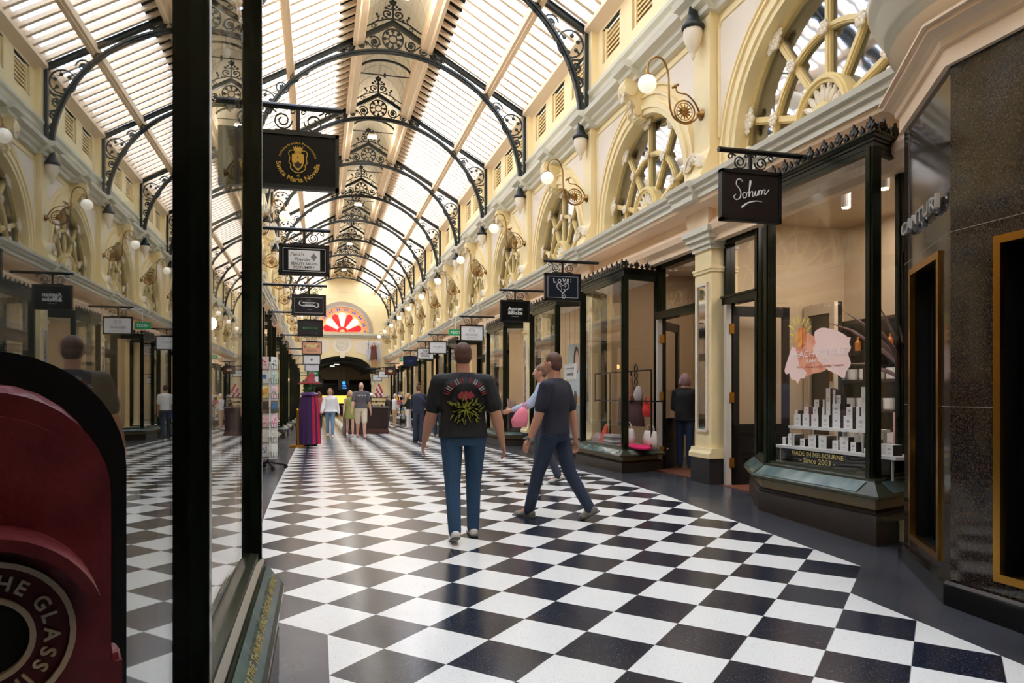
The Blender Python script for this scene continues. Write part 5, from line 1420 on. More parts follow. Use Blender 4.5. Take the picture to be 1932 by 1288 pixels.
person('person with short white hair in a white jacket and beige trousers', pz(3.52, 35.1), radians(-60), 1.60, top=(226, 220, 220), sleeve='long', bcol=(196, 160, 122), shoe=(230, 230, 230), hair=((222, 206, 190), 'short'), legs=((3, 3), (-3, 3)), arms=((20, 4, 70), (10, 6, 20)), vox=.02, skin=SKIN2)
person('person with grey hair in dark clothing half hidden behind the white-jacketed shopper', pz(3.3, 36.2), radians(-70), 1.58, top=(60, 50, 52), sleeve='long', bcol=(60, 56, 56), shoe=(160, 40, 50), hair=((150, 146, 144), 'short'), legs=((3, 3), (-3, 3)), vox=.02, skin=SKIN2)
t = T('striped_bag', 'white shopping bag with green and red stripes at the counter corner', 'bag', (3.05, 34.6, fz(35)))
O('bag_body', MB().box(-.1, .1, -.06, .06, 0, .42), WHITE, t)
O('green_stripe', MB().box(-.103, .103, -.063, .063, .29, .36), mat('bag_green', (30, 120, 80), .6), t); O('red_stripe', MB().box(-.103, .103, -.063, .063, .12, .2), mat('bag_red', (210, 50, 40), .6), t)
O('bag_handle', MB().tube([(-.06, 0, .42), (-.05, 0, .56), (.05, 0, .56), (.06, 0, .42)], .008, 5), WHITE, t)
person('person in a loose white blouse and pale jeans walking into the hall', pz(.42, 26.15), radians(178), 1.70, top=(238, 238, 240), sleeve='long', loose=1.2, bcol=(120, 150, 178), shoe=(236, 234, 232), hair=((110, 76, 56), 'bob'), legs=((16, 4), (-14, 24)), arms=((-10, 12, 12), (14, 12, 14)), vox=.016, hem=.5, skin=SKIN2)
person('person in an olive green sleeveless dress beside the grey T-shirt walker', pz(1.12, 26.9), radians(182), 1.62, top=(150, 156, 84), sleeve='none', bottom='dress', hem=.36, shoe=(236, 234, 230), hair=((206, 170, 130), 'long'), legs=((12, 4), (-10, 18)), arms=((-8, 8, 10), (12, 8, 10)), vox=.016, skin=SKIN2)
g3, wg, Zg = person('person in a grey T-shirt and beige shorts walking into the hall', pz(1.40, 25.0), radians(180), 1.86, top=(96, 92, 98), bottom='shorts', bcol=(222, 208, 184), shoe=(170, 110, 90), hair=((150, 120, 96), 'bald'), legs=((14, 4), (-12, 20)), arms=((-8, 10, 10), (12, 10, 10)), wide=1.08, vox=.016, skin=SKIN2)
m = MB()
for k in range(9): m.box(-.14 + .032 * k, -.122 + .032 * k, .138, .146, Zg(.735) + .01 * (k % 3), Zg(.735) + .035 + .012 * (k % 2))
O('white_print', m, WHITE, g3)
person('person in a long rust red coat, back turned, past the caped witch', pz(.07, 35.3), 0, 1.70, top=(176, 84, 78), sleeve='long', bottom='trousers', bcol=(40, 36, 40), hem=.38, hair=((120, 66, 50), 'long'), shoe=(40, 36, 36), loose=1.15, legs=((6, 4), (-6, 6)), vox=.02)
person('person with pale mauve hair in a dark jacket and jeans inside the doorway', (6.08, 11.5, fz(11.5)), radians(-30), 1.62, top=(30, 31, 36), sleeve='long', bcol=(46, 62, 90), shoe=(40, 34, 32), hair=((176, 140, 146), 'bob'), legs=((3, 3), (-3, 3)), arms=((20, 4, 60), (16, 4, 50)), vox=.016, hem=.48, loose=1.1, skin=SKIN2)
# witch figure
wf = T('witch_figure', 'display figure of a witch in purple and crimson cape and red pointed hat', 'display figure', pz(-.22, 20.6))
cp = MB(); n = 40; rows = [(.06, .30, .24), (.5, .29, .23), (1.0, .26, .20), (1.3, .22, .17), (1.42, .12, .11)]
cape = MB(); red = MB()
def caperow(a, i, k):
    z, rx, ry = rows[i]; f_ = 1 + .05 * sin(a * 14) * (1 - i * .2); return (rx * f_ * cos(a), ry * f_ * sin(a), z)
for i in range(4):
    for k in range(60):
        a0 = 2 * pi * k / 60; a1 = 2 * pi * (k + 1) / 60; mid = (a0 + a1) / 2
        (red if (radians(286) < mid < radians(304) or radians(316) < mid < radians(346)) else cape).quad(caperow(a0, i, k), caperow(a1, i, k), caperow(a1, i + 1, k), caperow(a0, i + 1, k))
O('purple_cape', cape, mat('purple_velvet', (62, 30, 84), .8), wf, True); O('crimson_cape_panel', red, mat('crimson_velvet', (190, 14, 56), .7), wf, True)
O('cape_ruff', MB().lathe([(.0, 1.36), (.2, 1.36), (.24, 1.40), (.16, 1.44), (.0, 1.44)], (0, 0, 0), 20), mat('lilac_satin', (120, 86, 160), .4), wf)
hh = MB(); random.seed(5)
for k in range(70):
    a = random.uniform(0, 2 * pi); z = random.uniform(1.42, 1.74); hh.ell((.13 * cos(a) * random.uniform(.6, 1.15), .13 * sin(a) * random.uniform(.6, 1.15), z), random.uniform(.03, .06), 6, 4)
O('green_hair', hh, mat('green_wig', (52, 84, 48), .9, var=.4, scale=30), wf)
O('face', MB().ell((0, -.05, 1.58), (.1, .1, .14), 14, 10), mat('green_face', (70, 100, 60), .6), wf, True)
ht = MB(); ht.lathe([(0, 1.67), (.30, 1.66), (.31, 1.68), (.15, 1.74), (.11, 1.85), (.06, 1.95), (.0, 2.02)], (0, 0, 0), 22)
ht.v = [(x + max(0, z - 1.74) * .35, y, z + .12 * (x * .25)) for x, y, z in ht.v]
O('pointed_hat', ht, mat('red_felt', (146, 50, 52), .8), wf, True)
O('figure_base', MB().lathe([(0, 0), (.22, 0), (.22, .05), (.05, .07), (.04, .9), (0, .9)], (0, 0, 0), 16), BLACK, wf)
t = T('brass_stanchion', 'brass queue post standing beside the caped witch', 'stanchion', pz(-.50, 20.1))
O('pole', MB().lathe([(0, .05), (.035, .05), (.035, .95), (.05, .97), (.04, 1.0), (0, 1.02)], (0, 0, 0), 14), BRASS, t); O('base', MB().box(-.2, .2, -.2, .2, 0, .035).box(-.16, .16, -.16, .16, .035, .065), BRASS, t)
# winged statue on the end wall
ws, wws, Zs = person('carved bearded winged man in a brown robe on the end wall', (4.14, 57.3, 3.62), pi, 2.05, legs=((4, 6), (-2, 4)), arms=((-6, 4, 90), (60, 10, 50)), top=(104, 52, 40), sleeve='none', bottom='dress', hem=.28, shoe=(196, 140, 100), hair=((214, 206, 196), 'long'), vox=.02, name='winged_statue', skin=mat('painted_flesh', (206, 150, 110), .5))
ws['category'] = 'statue'
for s in (-1, 1):
    wg_ = MB()
    for k in range(9):
        x0 = s * (.16 + .035 * k); z1 = 1.95 - .02 * k * k * .5; z0 = .45 + .08 * abs(k - 6)
        wg_.prism([(x0, z0 + .1), (x0 + s * .03, z0), (x0 + s * .06, z0 + .1), (x0 + s * .07, z1), (x0, z1 + .03)], 'y', -.2 - .012 * k, -.16 - .012 * k)
    wg_.ell((s * .3, -.22, 1.85), (.2, .05, .16), 12, 8)
    O('wing', wg_, mat('grey_feathers', (206, 210, 216), .6), ws)
O('beard', MB().ell((0, .09, 1.74), (.06, .05, .12), 10, 8), mat('hair_214_206_196'), ws, True)
O('scythe_staff', MB().tube([(.42, .2, 1.0), (.36, .2, 2.1)], .02, 6), mat('grey_wood', (120, 110, 96), .6), ws)
b = MB(); b.box(4.14 - .55, 4.14 + .55, 57.0, 57.8, 3.5, 3.6); b.prism([(57.8, 3.1), (57.1, 3.5), (57.8, 3.5)], 'x', 3.95, 4.33); ST('trim_93', b, IRON)
# ------------------------------------------------------------------ peach shop window display
INK = mat('grey_print_ink', (130, 128, 126), .6)
def shelf(lab, x0, x1, y0, y1, z, legs):
    t = T('display_shelf', lab, 'shelf', ((x0 + x1) / 2, (y0 + y1) / 2, z - .03))
    O('shelf_board', MB().box(-(x1 - x0) / 2, (x1 - x0) / 2, -(y1 - y0) / 2, (y1 - y0) / 2, 0, .03), WHITE, t)
    if z < 1: O('dark_riser', MB().box(-(x1 - x0) / 2 + .03, -(x1 - x0) / 2 + .04, -(y1 - y0) / 2 + .1, (y1 - y0) / 2 - .02, -legs, 0), mat('dark_polished_deck'), t)
    for sx in (-1, 1):
        for sy in (-1, 1): O('shelf_leg', MB().box(sx * (x1 - x0) * .44 - .008, sx * (x1 - x0) * .44 + .008, sy * (y1 - y0) * .46 - .008, sy * (y1 - y0) * .46 + .008, -legs, 0), mat('clear_acrylic', (190, 190, 186), .2), t)
shelf('long white lower shelf carrying white boxes in the peach-decal window', 5.08, 5.62, 5.62, 7.46, .965, .195)
shelf('shorter white upper shelf carrying stacked white boxes in the peach-decal window', 5.12, 5.42, 6.06, 7.26, 1.19, .195)
BX = [('lower', (7.38, 7.44, .965, 1.05)), ('lower', (7.22, 7.34, .965, 1.09)), ('lower', (7.04, 7.12, .965, 1.05)), ('lower', (6.85, 6.98, .965, 1.10)), ('lower', (6.68, 6.81, .965, 1.10)), ('lower', (6.50, 6.59, .965, 1.06)), ('lower', (6.35, 6.48, .965, 1.105)), ('lower', (6.24, 6.32, .965, 1.06)), ('lower', (6.00, 6.11, .965, 1.10)), ('lower', (5.75, 5.85, .965, 1.065)),
      ('upper', (7.11, 7.23, 1.19, 1.32)), ('upper', (6.96, 7.08, 1.19, 1.32)), ('upper', (6.81, 6.93, 1.19, 1.32)), ('upper', (6.64, 6.76, 1.19, 1.32)), ('upper', (6.47, 6.59, 1.19, 1.32)), ('upper', (6.29, 6.42, 1.19, 1.32)), ('upper', (6.11, 6.24, 1.19, 1.32)),
      ('second', (7.16, 7.21, 1.32, 1.36)), ('second', (6.97, 7.05, 1.32, 1.40)), ('second', (6.82, 6.90, 1.32, 1.40)), ('second', (6.71, 6.75, 1.32, 1.40)), ('second', (6.47, 6.59, 1.32, 1.44)), ('second', (6.29, 6.38, 1.32, 1.41)), ('second', (6.19, 6.24, 1.32, 1.41)),
      ('third', (6.80, 6.88, 1.40, 1.48)), ('third', (6.71, 6.74, 1.40, 1.48)), ('second', (6.62, 6.69, 1.32, 1.60)), ('third', (6.54, 6.585, 1.44, 1.59)), ('third', (6.46, 6.53, 1.44, 1.53)), ('second', (6.10, 6.17, 1.32, 1.61))]
PLACE = {'lower': 'on the lower shelf', 'upper': 'in bottom row of upper shelf', 'second': 'in second tier of upper shelf', 'third': 'in topmost tier of upper shelf'}
for row in PLACE:
    its = sorted([b for r, b in BX if r == row])
    for i, (y0, y1, z0, z1) in enumerate(its):
        t = T('product_box', 'white and black product box %s, %s from corner mullion' % (PLACE[row], ORD[i]), 'box', (5.17, (y0 + y1) / 2, z0), group='white boxes in the peach-decal window')
        w = (y1 - y0) / 2; h = z1 - z0; d = min(.12, max(.07, (y1 - y0)))
        O('box_body', MB().box(0, d, -w + .002, w, 0, h), WHITE, t)
        O('black_side', MB().box(0, d, -w - .001, -w + .002, 0, h), BLACK, t)
        if w > .035:
            m = MB()
            for q, ww in ((.62, .4), (.56, .25), (.5, .3), (.2, .3)): m.box(-.0015, 0, -w * ww, w * ww, h * q, h * q + .004)
            O('label_print', m, INK, t)
for y, z, r, h, lab in ((5.93, .965, .06, .10, 'squat white candle jar by the corner mullion on the lower shelf'), (6.28, 1.06, .045, .075, 'small white candle jar standing on a box on the lower shelf')):
    tag(O('candle_jar', MB().lathe([(0, z), (r, z), (r, z + h), (r * .9, z + h), (0, z + h - .01)], (5.24, y, 0), 18), mat('ivory_ceramic', (232, 226, 214), .35)), lab, 'candle')
# decal
GX = 4.942
dc = T('peach_decal', 'peach coloured brush-stroke decal with sun and lettering on the shop glass', 'decal', (GX, 6.5, 1.95))
def gpoly(nm, pts, m, d):
    pts = [(y, z) for y, z in pts]
    mb = MB().prism(pts, 'x', GX - d - .002, GX - d); mb.v = [(p[0] - GX, p[1] - 6.5, p[2] - 1.95) for p in mb.v]; return O(nm, mb, m, dc)
LP = mat('pale_pink_ink', (252, 220, 208), .6); OP = mat('orange_peach_ink', (238, 150, 112), .6, col2=(246, 178, 146), var=.1, scale=9)
gpoly('orange_stroke', [(6.9, 2.04), (6.75, 2.15), (6.67, 2.18), (6.52, 2.10), (6.50, 2.14), (6.36, 2.16), (6.3, 2.12), (6.3, 1.86), (6.38, 1.79), (6.43, 1.77), (6.49, 1.76), (6.6, 1.75), (6.71, 1.72), (6.78, 1.77), (6.81, 1.82)], OP, .001)
gpoly('pale_stroke', [(6.57, 2.15), (6.56, 2.18), (6.54, 2.19), (6.48, 2.21), (6.42, 2.21), (6.24, 2.17), (6.13, 2.12), (6.08, 2.09), (6.03, 2.08), (6.04, 2.06), (6.055, 2.03), (6.03, 1.99), (6.035, 1.97), (6.07, 1.93), (6.06, 1.9), (6.03, 1.84), (6.04, 1.81), (6.08, 1.77), (6.10, 1.75), (6.11, 1.70), (6.16, 1.70), (6.22, 1.73), (6.36, 1.78), (6.43, 1.83), (6.49, 1.87), (6.56, 1.95), (6.59, 2.01), (6.55, 2.06)], LP, .003)
gpoly('left_stroke', [(6.94, 2.05), (6.88, 2.03), (6.81, 1.84), (6.74, 1.80), (6.69, 1.76), (6.74, 1.70), (6.79, 1.71), (6.84, 1.65), (6.88, 1.69), (6.95, 1.70), (6.97, 1.74), (6.99, 1.77), (7.03, 1.755), (7.06, 1.77), (7.07, 1.80), (7.05, 1.85)], LP, .003)
pe = gpoly('peach_fruit', [(6.79 + .088 * cos(a * pi / 12), 2.14 + .105 * sin(a * pi / 12)) for a in range(24)], mat('peach_fruit_ink', (240, 140, 70), .6, col2=(250, 180, 90), var=.2, scale=12), .005)
gpoly('fruit_cleft', [(6.77 + .03 * cos(a) , 2.14 + .1 * sin(a)) for a in [pi / 2 + .26 * k for k in range(13)]] + [(6.775 + .012 * cos(a), 2.14 + .095 * sin(a)) for a in [pi * 1.5 - .26 * k for k in range(13)]], mat('deep_orange_ink', (224, 104, 60), .6), .007)
S_ = [((6.94, 2.36), (6.87, 2.27)), ((6.83, 2.37), (6.81, 2.28)), ((6.73, 2.33), (6.76, 2.27)), ((6.65, 2.32), (6.71, 2.25)), ((6.62, 2.24), (6.68, 2.2)), ((6.99, 2.28), (6.9, 2.23)), ((6.98, 2.19), (6.91, 2.17)), ((6.98, 2.1), (6.91, 2.12))]
for a, b2 in S_:
    L = sqrt((a[0] - b2[0]) ** 2 + (a[1] - b2[1]) ** 2); n_ = (-(b2[1] - a[1]) / L * .008, (b2[0] - a[0]) / L * .008)
    gpoly('sun_ray', [(a[0] + n_[0], a[1] + n_[1]), (a[0] - n_[0], a[1] - n_[1]), (b2[0] - n_[0], b2[1] - n_[1]), (b2[0] + n_[0], b2[1] + n_[1])], mat('yellow_ink', (240, 216, 70), .6), .005)
def gtext(nm, rows, m, par=None, base=(0, 0, 0)):
    mb = MB()
    for body, size, y, z, width, off in rows: text(mb, body, size, (GX - .008, y, z), right=(0, -1, 0), align='l', width=width, off=off)
    mb.v = [(p[0] - base[0], p[1] - base[1], p[2] - base[2]) for p in mb.v]
    return O(nm, mb, m, par)
gtext('white_lettering', [('PEACH ROYALE', .10, 6.93, 1.925, .86, .0), ('SUNNY + BRIGHT', .045, 6.69, 1.865, .4, 0)], mat('white_ink', (250, 240, 236), .6), dc, (GX, 6.5, 1.95))
gtext('small_lettering', [('Peach, Mimosa, Nectar, Vanilla, Tangerine', .03, 6.84, 1.815, .72, 0)], mat('brown_pink_ink', (200, 130, 110), .6), dc, (GX, 6.5, 1.95))
gd = gtext('gilt_window_lettering', [('MADE IN MELBOURNE', .065, 6.93, .893, .80, .005), ('- Since 2003 -', .075, 6.8, .825, .55, .008)], GILT)
tag(gd, 'gilt lettering low on the glass of the peach-decal window', 'lettering')
# fittings inside that shop
fu = T('shelving_unit', 'dark wooden shelving along the back of the peach-decal shop', 'shelving', (7.35, 8.62, .2))
DW = mat('dark_walnut', (58, 44, 36), .5)
O('back_board', MB().box(.18, .22, -.9, .75, 0, 2.35), DW, fu)
for z in (.05, .65, 1.1, 1.5, 1.9, 2.33): O('shelf_board', MB().box(-.15, .2, -.9, .75, z, z + .04), DW, fu)
for y in (-.9, -.1, .71): O('upright', MB().box(-.15, .2, y, y + .04, 0, 2.37), DW, fu)
for i, z in enumerate((.69, 1.14, 1.54)):
    for k in range(6):
        y = 7.86 + .25 * k + (.05 if i % 2 else 0)
        q = T('jar', 'white lidded jar, %s from the granite end on %s of the dark shelving' % (ORD[k], ('low shelf', 'middle shelf', 'upper shelf')[i]), 'jar', (7.28, y, .2 + z), group='white jars on the dark shelving')
        O('jar_body', MB().lathe([(0, 0), (.075, 0), (.08, .02), (.08, .15), (0, .15)], (0, 0, 0), 14), WHITE, q)
        if i != 1: O('wire_handle', MB().tube([(0, .06 * cos(a * pi / 8), .15 + .06 * sin(a * pi / 8)) for a in range(9)], .006, 5), IRON, q)
for k in range(5):
    q = T('amber_bottle', 'amber bottle, %s from the granite end on the top shelf of the dark shelving' % ORD[k], 'bottle', (7.28, 7.85 + .3 * k, 2.14), group='amber bottles on the top shelf')
    O('bottle_glass', MB().lathe([(0, 0), (.04, 0), (.04, .12), (.015, .16), (.015, .2), (0, .2)], (0, 0, 0), 12), mat('amber_glass', (190, 110, 40), .2, emit=.15), q)  # faint emission imitates light glowing through the bottle
wd = T('glazed_cabinet', 'tall cream framed glazed cabinet behind the peach decal', 'cabinet', (6.9, 9.05, .22))
for (y0, y1, z0, z1) in ((-.33, -.23, 0, 2.6), (.23, .33, 0, 2.6), (-.23, .23, 0, .3), (-.23, .23, 2.45, 2.6)): O('frame_rail', MB().box(-.03, .03, y0, y1, z0, z1), mat('cream_cabinet', (214, 196, 172), .5), wd)
O('dark_back', MB().box(.05, .1, -.33, .33, 0, 2.6), BLACK, wd); O('cabinet_pane', MB().box(-.004, .004, -.23, .23, .3, 2.45), GLASS, wd)
O('door_handle', MB().box(-.06, -.03, -.3, -.26, 1.5, 1.72), BRASSD, wd)
pv = T('spiky_plant', 'dusky mauve spiky leaved plant in a tall pink vase', 'plant', (5.55, 5.98, .74))
O('vase', MB().lathe([(0, .18), (.06, .18), (.11, .24), (.13, .34), (.13, .62), (.12, .62), (.12, .36), (0, .3)], (0, 0, 0), 22), mat('pink_ceramic', (226, 172, 166), .4), pv, True)
O('vase_stand', MB().box(-.1, .1, -.1, .1, 0, .18), WHITE, pv)
random.seed(11); lf = MB()
for k in range(30):
    a = random.uniform(0, 2 * pi); e = random.uniform(.25, 1.35); L = random.uniform(.55, 1.0)
    d = Vector((cos(a) * cos(e), sin(a) * cos(e), sin(e))); b0 = Vector((0, 0, .9 + .25 * random.random())); up_ = Vector((0, 0, -.22 * L * cos(e)))
    lf.tube([b0, b0 + d * L * .3 , b0 + d * L * .7 + up_ * .3, b0 + d * L + up_], [.012, .022, .014, .001], 4)
O('leaf', lf, mat('mauve_leaf', (128, 96, 92), .6), pv); O('stem', MB().tube([(0, 0, .5), (0, 0, 1.15)], .02, 6), mat('plant_stem', (110, 80, 60), .7), pv)
for i, (x, y) in enumerate(((5.6, 6.35), (5.75, 7.1))):
    t = T('track_spotlight', 'white cylinder spotlight above the %s of the peach-decal display' % ('near end', 'far end')[i], 'spotlight', (x, y, 3.78))
    O('lamp_barrel', MB().lathe([(0, -.14), (.05, -.14), (.05, .06), (0, .06)], (0, 0, 0), 14), WHITE, t); O('lamp_lens', MB().lathe([(0, -.15), (.042, -.15), (.042, -.14), (0, -.14)], (0, 0, 0), 14), SPOT, t); O('track_stem', MB().box(-.01, .01, -.01, .01, .06, .22), WHITE, t)
t = T('round_downlight', 'round recessed ceiling downlight glowing inside the peach-decal shop', 'downlight', (6.9, 7.1, 3.985)); O('trim_ring', MB().lathe([(0, 0), (.11, 0), (.11, .02), (0, .02)], (0, 0, 0), 18), WHITE, t); O('lamp_lens', MB().lathe([(0, -.012), (.07, -.012), (.07, 0), (0, 0)], (0, 0, 0), 16), SPOT, t)

# ------------------------------------------------------------------ accessories shop window
zd = .655
fr = T('display_rack', 'black square-tube display rack behind the accessories window', 'rack', (5.22, 12.2, zd))
f = MB()
for (y, z0, z1) in ((-1.2, 0, 1.28), (-.4, .74, 1.28), (.55, .0, 1.28), (1.3, .74, 1.28)): f.box(-.012, .012, y - .012, y + .012, z0, z1)
for z in (.76, 1.27): f.box(-.012, .012, -1.2, 1.3, z, z + .024)
f.box(-.012, .22, -1.2, -1.176, .76, .784); f.box(-.012, .22, 1.28, 1.3, .76, .784)
O('rack_frame', f, IRON2, fr)
ch = MB()
for k in range(4): ch.tube([(0, -.6 + .05 * cos(a * pi / 8), 1.33 - .12 * k + .065 * sin(a * pi / 8)) for a in range(16)], .014, 5, True)
O('chain_ornament', ch, IRON2, fr)
def cloth(name, lab, cat, loc, rings, m, extra=None):
    t = T(name, lab, cat, loc); mb = MB(); loft(mb, rings, 16); O('fabric', mb, m, t, True); return t
cl = lambda n, c, **k: mat(n, c, .7, bump=.5, scale=20, **k)
def bag(lab, y, w, h, col, x=5.12, z=zd):
    t = T('handbag', lab, 'handbag', (x, y, z)); mb = MB()
    loft(mb, [(0, 0, 0, .05, w * .5), (0, 0, h * .5, .07, w * .54), (0, 0, h * .85, .05, w * .5), (.0, 0, h, .02, w * .46)], 18); O('bag_body', mb, cl('leather_%d_%d_%d' % col, col), t, True)
    O('bag_strap', MB().tube([(0, w * .3 * cos(a * pi / 10), h + h * .35 * sin(a * pi / 10)) for a in range(11)], .008, 5), cl('leather_%d_%d_%d' % col, col), t)
bag('pleated white handbag nearer the corner mullion behind the pink cloth', 11.70, .48, .31, (214, 210, 202)); bag('creamy white handbag nearer the open doorway, behind the pink cloth', 11.12, .46, .29, (220, 214, 200), x=5.26)
bag('bright red bag hung on the black display rack', 11.28, .26, .25, (220, 48, 44), x=5.28, z=1.17)
cloth('folded_cloth', 'hot pink folded cloth along the bottom of the accessories window', 'cloth', (5.06, 11.36, zd), [(.03, 0, 0, .16, .54), (.03, 0, .03, .17, .55), (.04, 0, .055, .13, .48)], cl('hot_pink_cloth', (236, 32, 104)))
cloth('scarf', 'red and orange scarf heaped at the far end of the accessories window', 'scarf', (5.08, 12.65, zd), [(0, 0, 0, .1, .14), (0, 0, .16, .07, .1), (.02, 0, .34, .02, .03)], cl('orange_red_scarf', (216, 78, 50)))
cloth('scarf', 'grey and pink crumpled scarf lying beside the orange scarf', 'scarf', (5.06, 12.92, zd), [(0, 0, 0, .12, .2), (0, 0, .1, .09, .15), (0, .02, .18, .03, .05)], cl('grey_pink_scarf', (170, 130, 130)))
for k in range(4): tag(O('folded_garment', MB().box(5.0, 5.18, 12.08, 12.5, zd + .045 * k, zd + .045 * k + .038), cl('garment_%d' % (k % 2), ((60, 58, 62), (190, 186, 180))[k % 2])), '%s folded garment, %s from the deck in the striped stack' % (('dark', 'pale')[k % 2], ORD[k]), 'garment', 'stack of folded garments')
cloth('hanging_skirt', 'dark plum skirt hanging in the middle of the display rack', 'skirt', (5.3, 11.8, 1.0), [(0, 0, 0, .07, .34), (0, 0, .3, .06, .3), (0, 0, .48, .04, .26)], cl('plum_cloth', (74, 44, 46)))
cloth('hanging_skirt', 'deep purple skirt hanging beside the plum skirt', 'skirt', (5.34, 12.42, .98), [(0, 0, 0, .07, .22), (0, 0, .3, .06, .2), (0, 0, .5, .04, .18)], cl('purple_cloth', (70, 40, 74)))
t = T('necklace_bust', 'silvery bust draped with necklaces on the rack shelf', 'bust', (5.22, 11.5, 1.44)); mb = MB(); loft(mb, [(0, 0, 0, .06, .09), (0, 0, .1, .08, .12), (0, 0, .18, .06, .09), (0, 0, .24, .03, .04)], 14); O('bust_form', mb, mat('silver_lace', (190, 184, 184), .5, bump=.8, scale=40), t, True)
t = T('necklace_bust', 'coppery necklace stand beside the silvery bust', 'bust', (5.22, 11.78, 1.44)); mb = MB(); loft(mb, [(0, 0, 0, .05, .1), (0, 0, .1, .05, .08), (0, 0, .3, .03, .04), (0, 0, .42, .02, .02)], 12); O('bust_form', mb, mat('copper_beads', (150, 84, 60), .4, bump=.8, scale=50), t, True)
st = T('jewellery_stand', 'tall dark ornament stand inside the open doorway', 'stand', (6.6, 10.5, .29)); O('stand_pole', MB().tube([(0, 0, 0), (0, 0, 2.2)], .025, 6), IRON2, st); mb = MB(); random.seed(2)
for k in range(26): mb.ell((random.uniform(-.25, .25), random.uniform(-.4, .4), random.uniform(1.0, 2.0)), random.uniform(.02, .05), 6, 4)
O('hung_jewellery', mb, mat('mixed_metal_beads', (150, 140, 130), .35, metal=.5), st); O('stand_shelf', MB().box(-.3, .3, -.5, .5, 2.05, 2.09), BLACK, st); O('black_flower', MB().flower((0, 0, 2.42), .09, 'x', 6).tube([(0, 0, 2.09), (0, .03, 2.38)], .012, 5), IRON2, st)
# ------------------------------------------------------------------ jewellery shop window
t = T('notice_board', 'white notice card reading SHOP 20 in the jewellery window', 'notice', (5.16, 14.82, 1.86)); O('card', MB().box(0, .01, -.4, .4, 0, .33), WHITE, t)
m = MB(); text(m, 'SHOP 20', .07, (-.002, 0, .08), right=(0, -1, 0), width=.4, off=.02); text(m, 'DIAMONDS', .035, (-.002, 0, .22), right=(0, -1, 0), width=.5); O('lettering', m, BLACK, t); O('hanger', MB().box(.003, .007, -.3, -.29, .33, 1.5).box(.003, .007, .29, .3, .33, 1.5), IRON2, t)
t = T('portrait_poster', 'poster of a dark-haired face hung behind the white notice', 'poster', (5.7, 15.9, 1.5)); O('sheet', MB().box(0, .01, -.6, .6, 0, 1.2), mat('pale_blue_poster', (200, 212, 214), .5), t)
O('printed_hair', MB().ell((-.004, .02, .82), (.006, .19, .32), 18, 10), mat('brown_ink2', (70, 52, 46), .6), t); O('printed_face', MB().ell((-.008, -.03, .8), (.006, .13, .24), 16, 10), mat('face_ink', (226, 190, 170), .6), t); O('hanger', MB().box(.003, .007, -.5, -.49, 1.2, 2.4).box(.003, .007, .49, .5, 1.2, 2.4), IRON2, t)
t = T('window_counter', 'pale grey counter with white arc pattern in the jewellery window', 'counter', (5.1, 14.9, .615)); O('counter_body', MB().box(0, .5, -.3, 1.6, 0, .72), mat('pale_grey_counter', (196, 200, 204), .5), t)
m = MB()
for k in range(4): m.archband(-.05 + .36 * k, .04, .15, .18, -.01, 0)
O('arc_pattern', m, WHITE, t)
for k in range(5):
    q = T('necklace_stand', 'grey necklace bust, %s from the accessories window, on the pale counter' % ORD[k], 'jewellery bust', (5.25, 14.75 + .3 * k, 1.335), group='necklace busts on the pale counter'); mb = MB(); loft(mb, [(0, 0, 0, .05, .05), (0, 0, .06, .04, .07), (0, 0, .2, .03, .06), (0, 0, .28, .02, .03)], 12); O('bust_form', mb, mat('grey_velvet', (120, 112, 110), .8), q, True)
t = T('price_card', 'small white price card standing on the pale jewellery counter', 'card', (5.14, 14.66, 1.335)); O('card', MB().box(0, .008, -.12, .12, 0, .3), WHITE, t)
m = MB()
for k in range(5): m.box(-.002, 0, -.07, .07, .06 + .04 * k, .07 + .04 * k)
O('print', m, INK, t)
t = T('jewellery_counter', 'dark counter with necklace busts in the window below the crested sign', 'counter', (5.0, 20.2, .54)); O('counter_body', MB().box(0, .5, -.9, .9, 0, .55), mat('dark_plum_counter', (52, 40, 46), .4), t)
for k in range(6):
    q = T('necklace_stand', 'pink-grey necklace bust, %s along the dark jewellery counter' % ORD[k], 'jewellery bust', (5.2, 19.5 + .27 * k, 1.09), group='necklace busts on the dark counter'); mb = MB(); loft(mb, [(0, 0, 0, .05, .06), (0, 0, .1, .04, .09), (0, 0, .24, .03, .07), (0, 0, .34, .02, .03)], 12); O('bust_form', mb, mat('pinkish_velvet', (170, 140, 132), .7), q, True)

# ------------------------------------------------------------------ card spinner by the wall of signs
cs = T('card_spinner', 'white wire greeting card spinner on castors beside the tall black window', 'card spinner', (-.82, 13.4, fz(13.4)))
O('centre_pole', MB().tube([(0, 0, .1), (0, 0, 1.85)], .018, 8), IRON2, cs)
wr_ = MB(); FACES = [(radians(-24), 0), (radians(52), 1), (radians(142), 2), (radians(232), 3)]
bd = MB()
for a, q in FACES:
    M = Matrix.Rotation(a, 4, 'Z')
    for r in range(7):
        z = .22 + .25 * r; m = MB()
        m.tube([(-.09, -.112, z + .09), (-.09, -.145, z + .09), (-.09, -.145, z), (.09, -.145, z), (.09, -.145, z + .09), (.09, -.112, z + .09)], .004, 4); m.tube([(-.04, -.145, z), (-.04, -.145, z + .08), (.04, -.145, z + .08), (.04, -.145, z)], .003, 4)
        m.xf(M); wr_.add(m.v, m.f)
    m = MB().box(-.1, .1, -.112, -.104, .18, 1.84); m.xf(M); bd.add(m.v, m.f)
O('wire_pocket', wr_, IRON2, cs); O('card_backing', bd, WHITE, cs)
for k in range(4):
    a = k * pi / 2 + .3; lg = O('foot', MB().tube([(0, 0, .12), (.3 * cos(a), .3 * sin(a), .07)], .018, 6), IRON2, cs)
    O('castor', MB().lathe([(0, -.015), (.035, -.015), (.035, .015), (0, .015)], (.3 * cos(a), .3 * sin(a), .036), 12, 'y'), BLACK, lg)
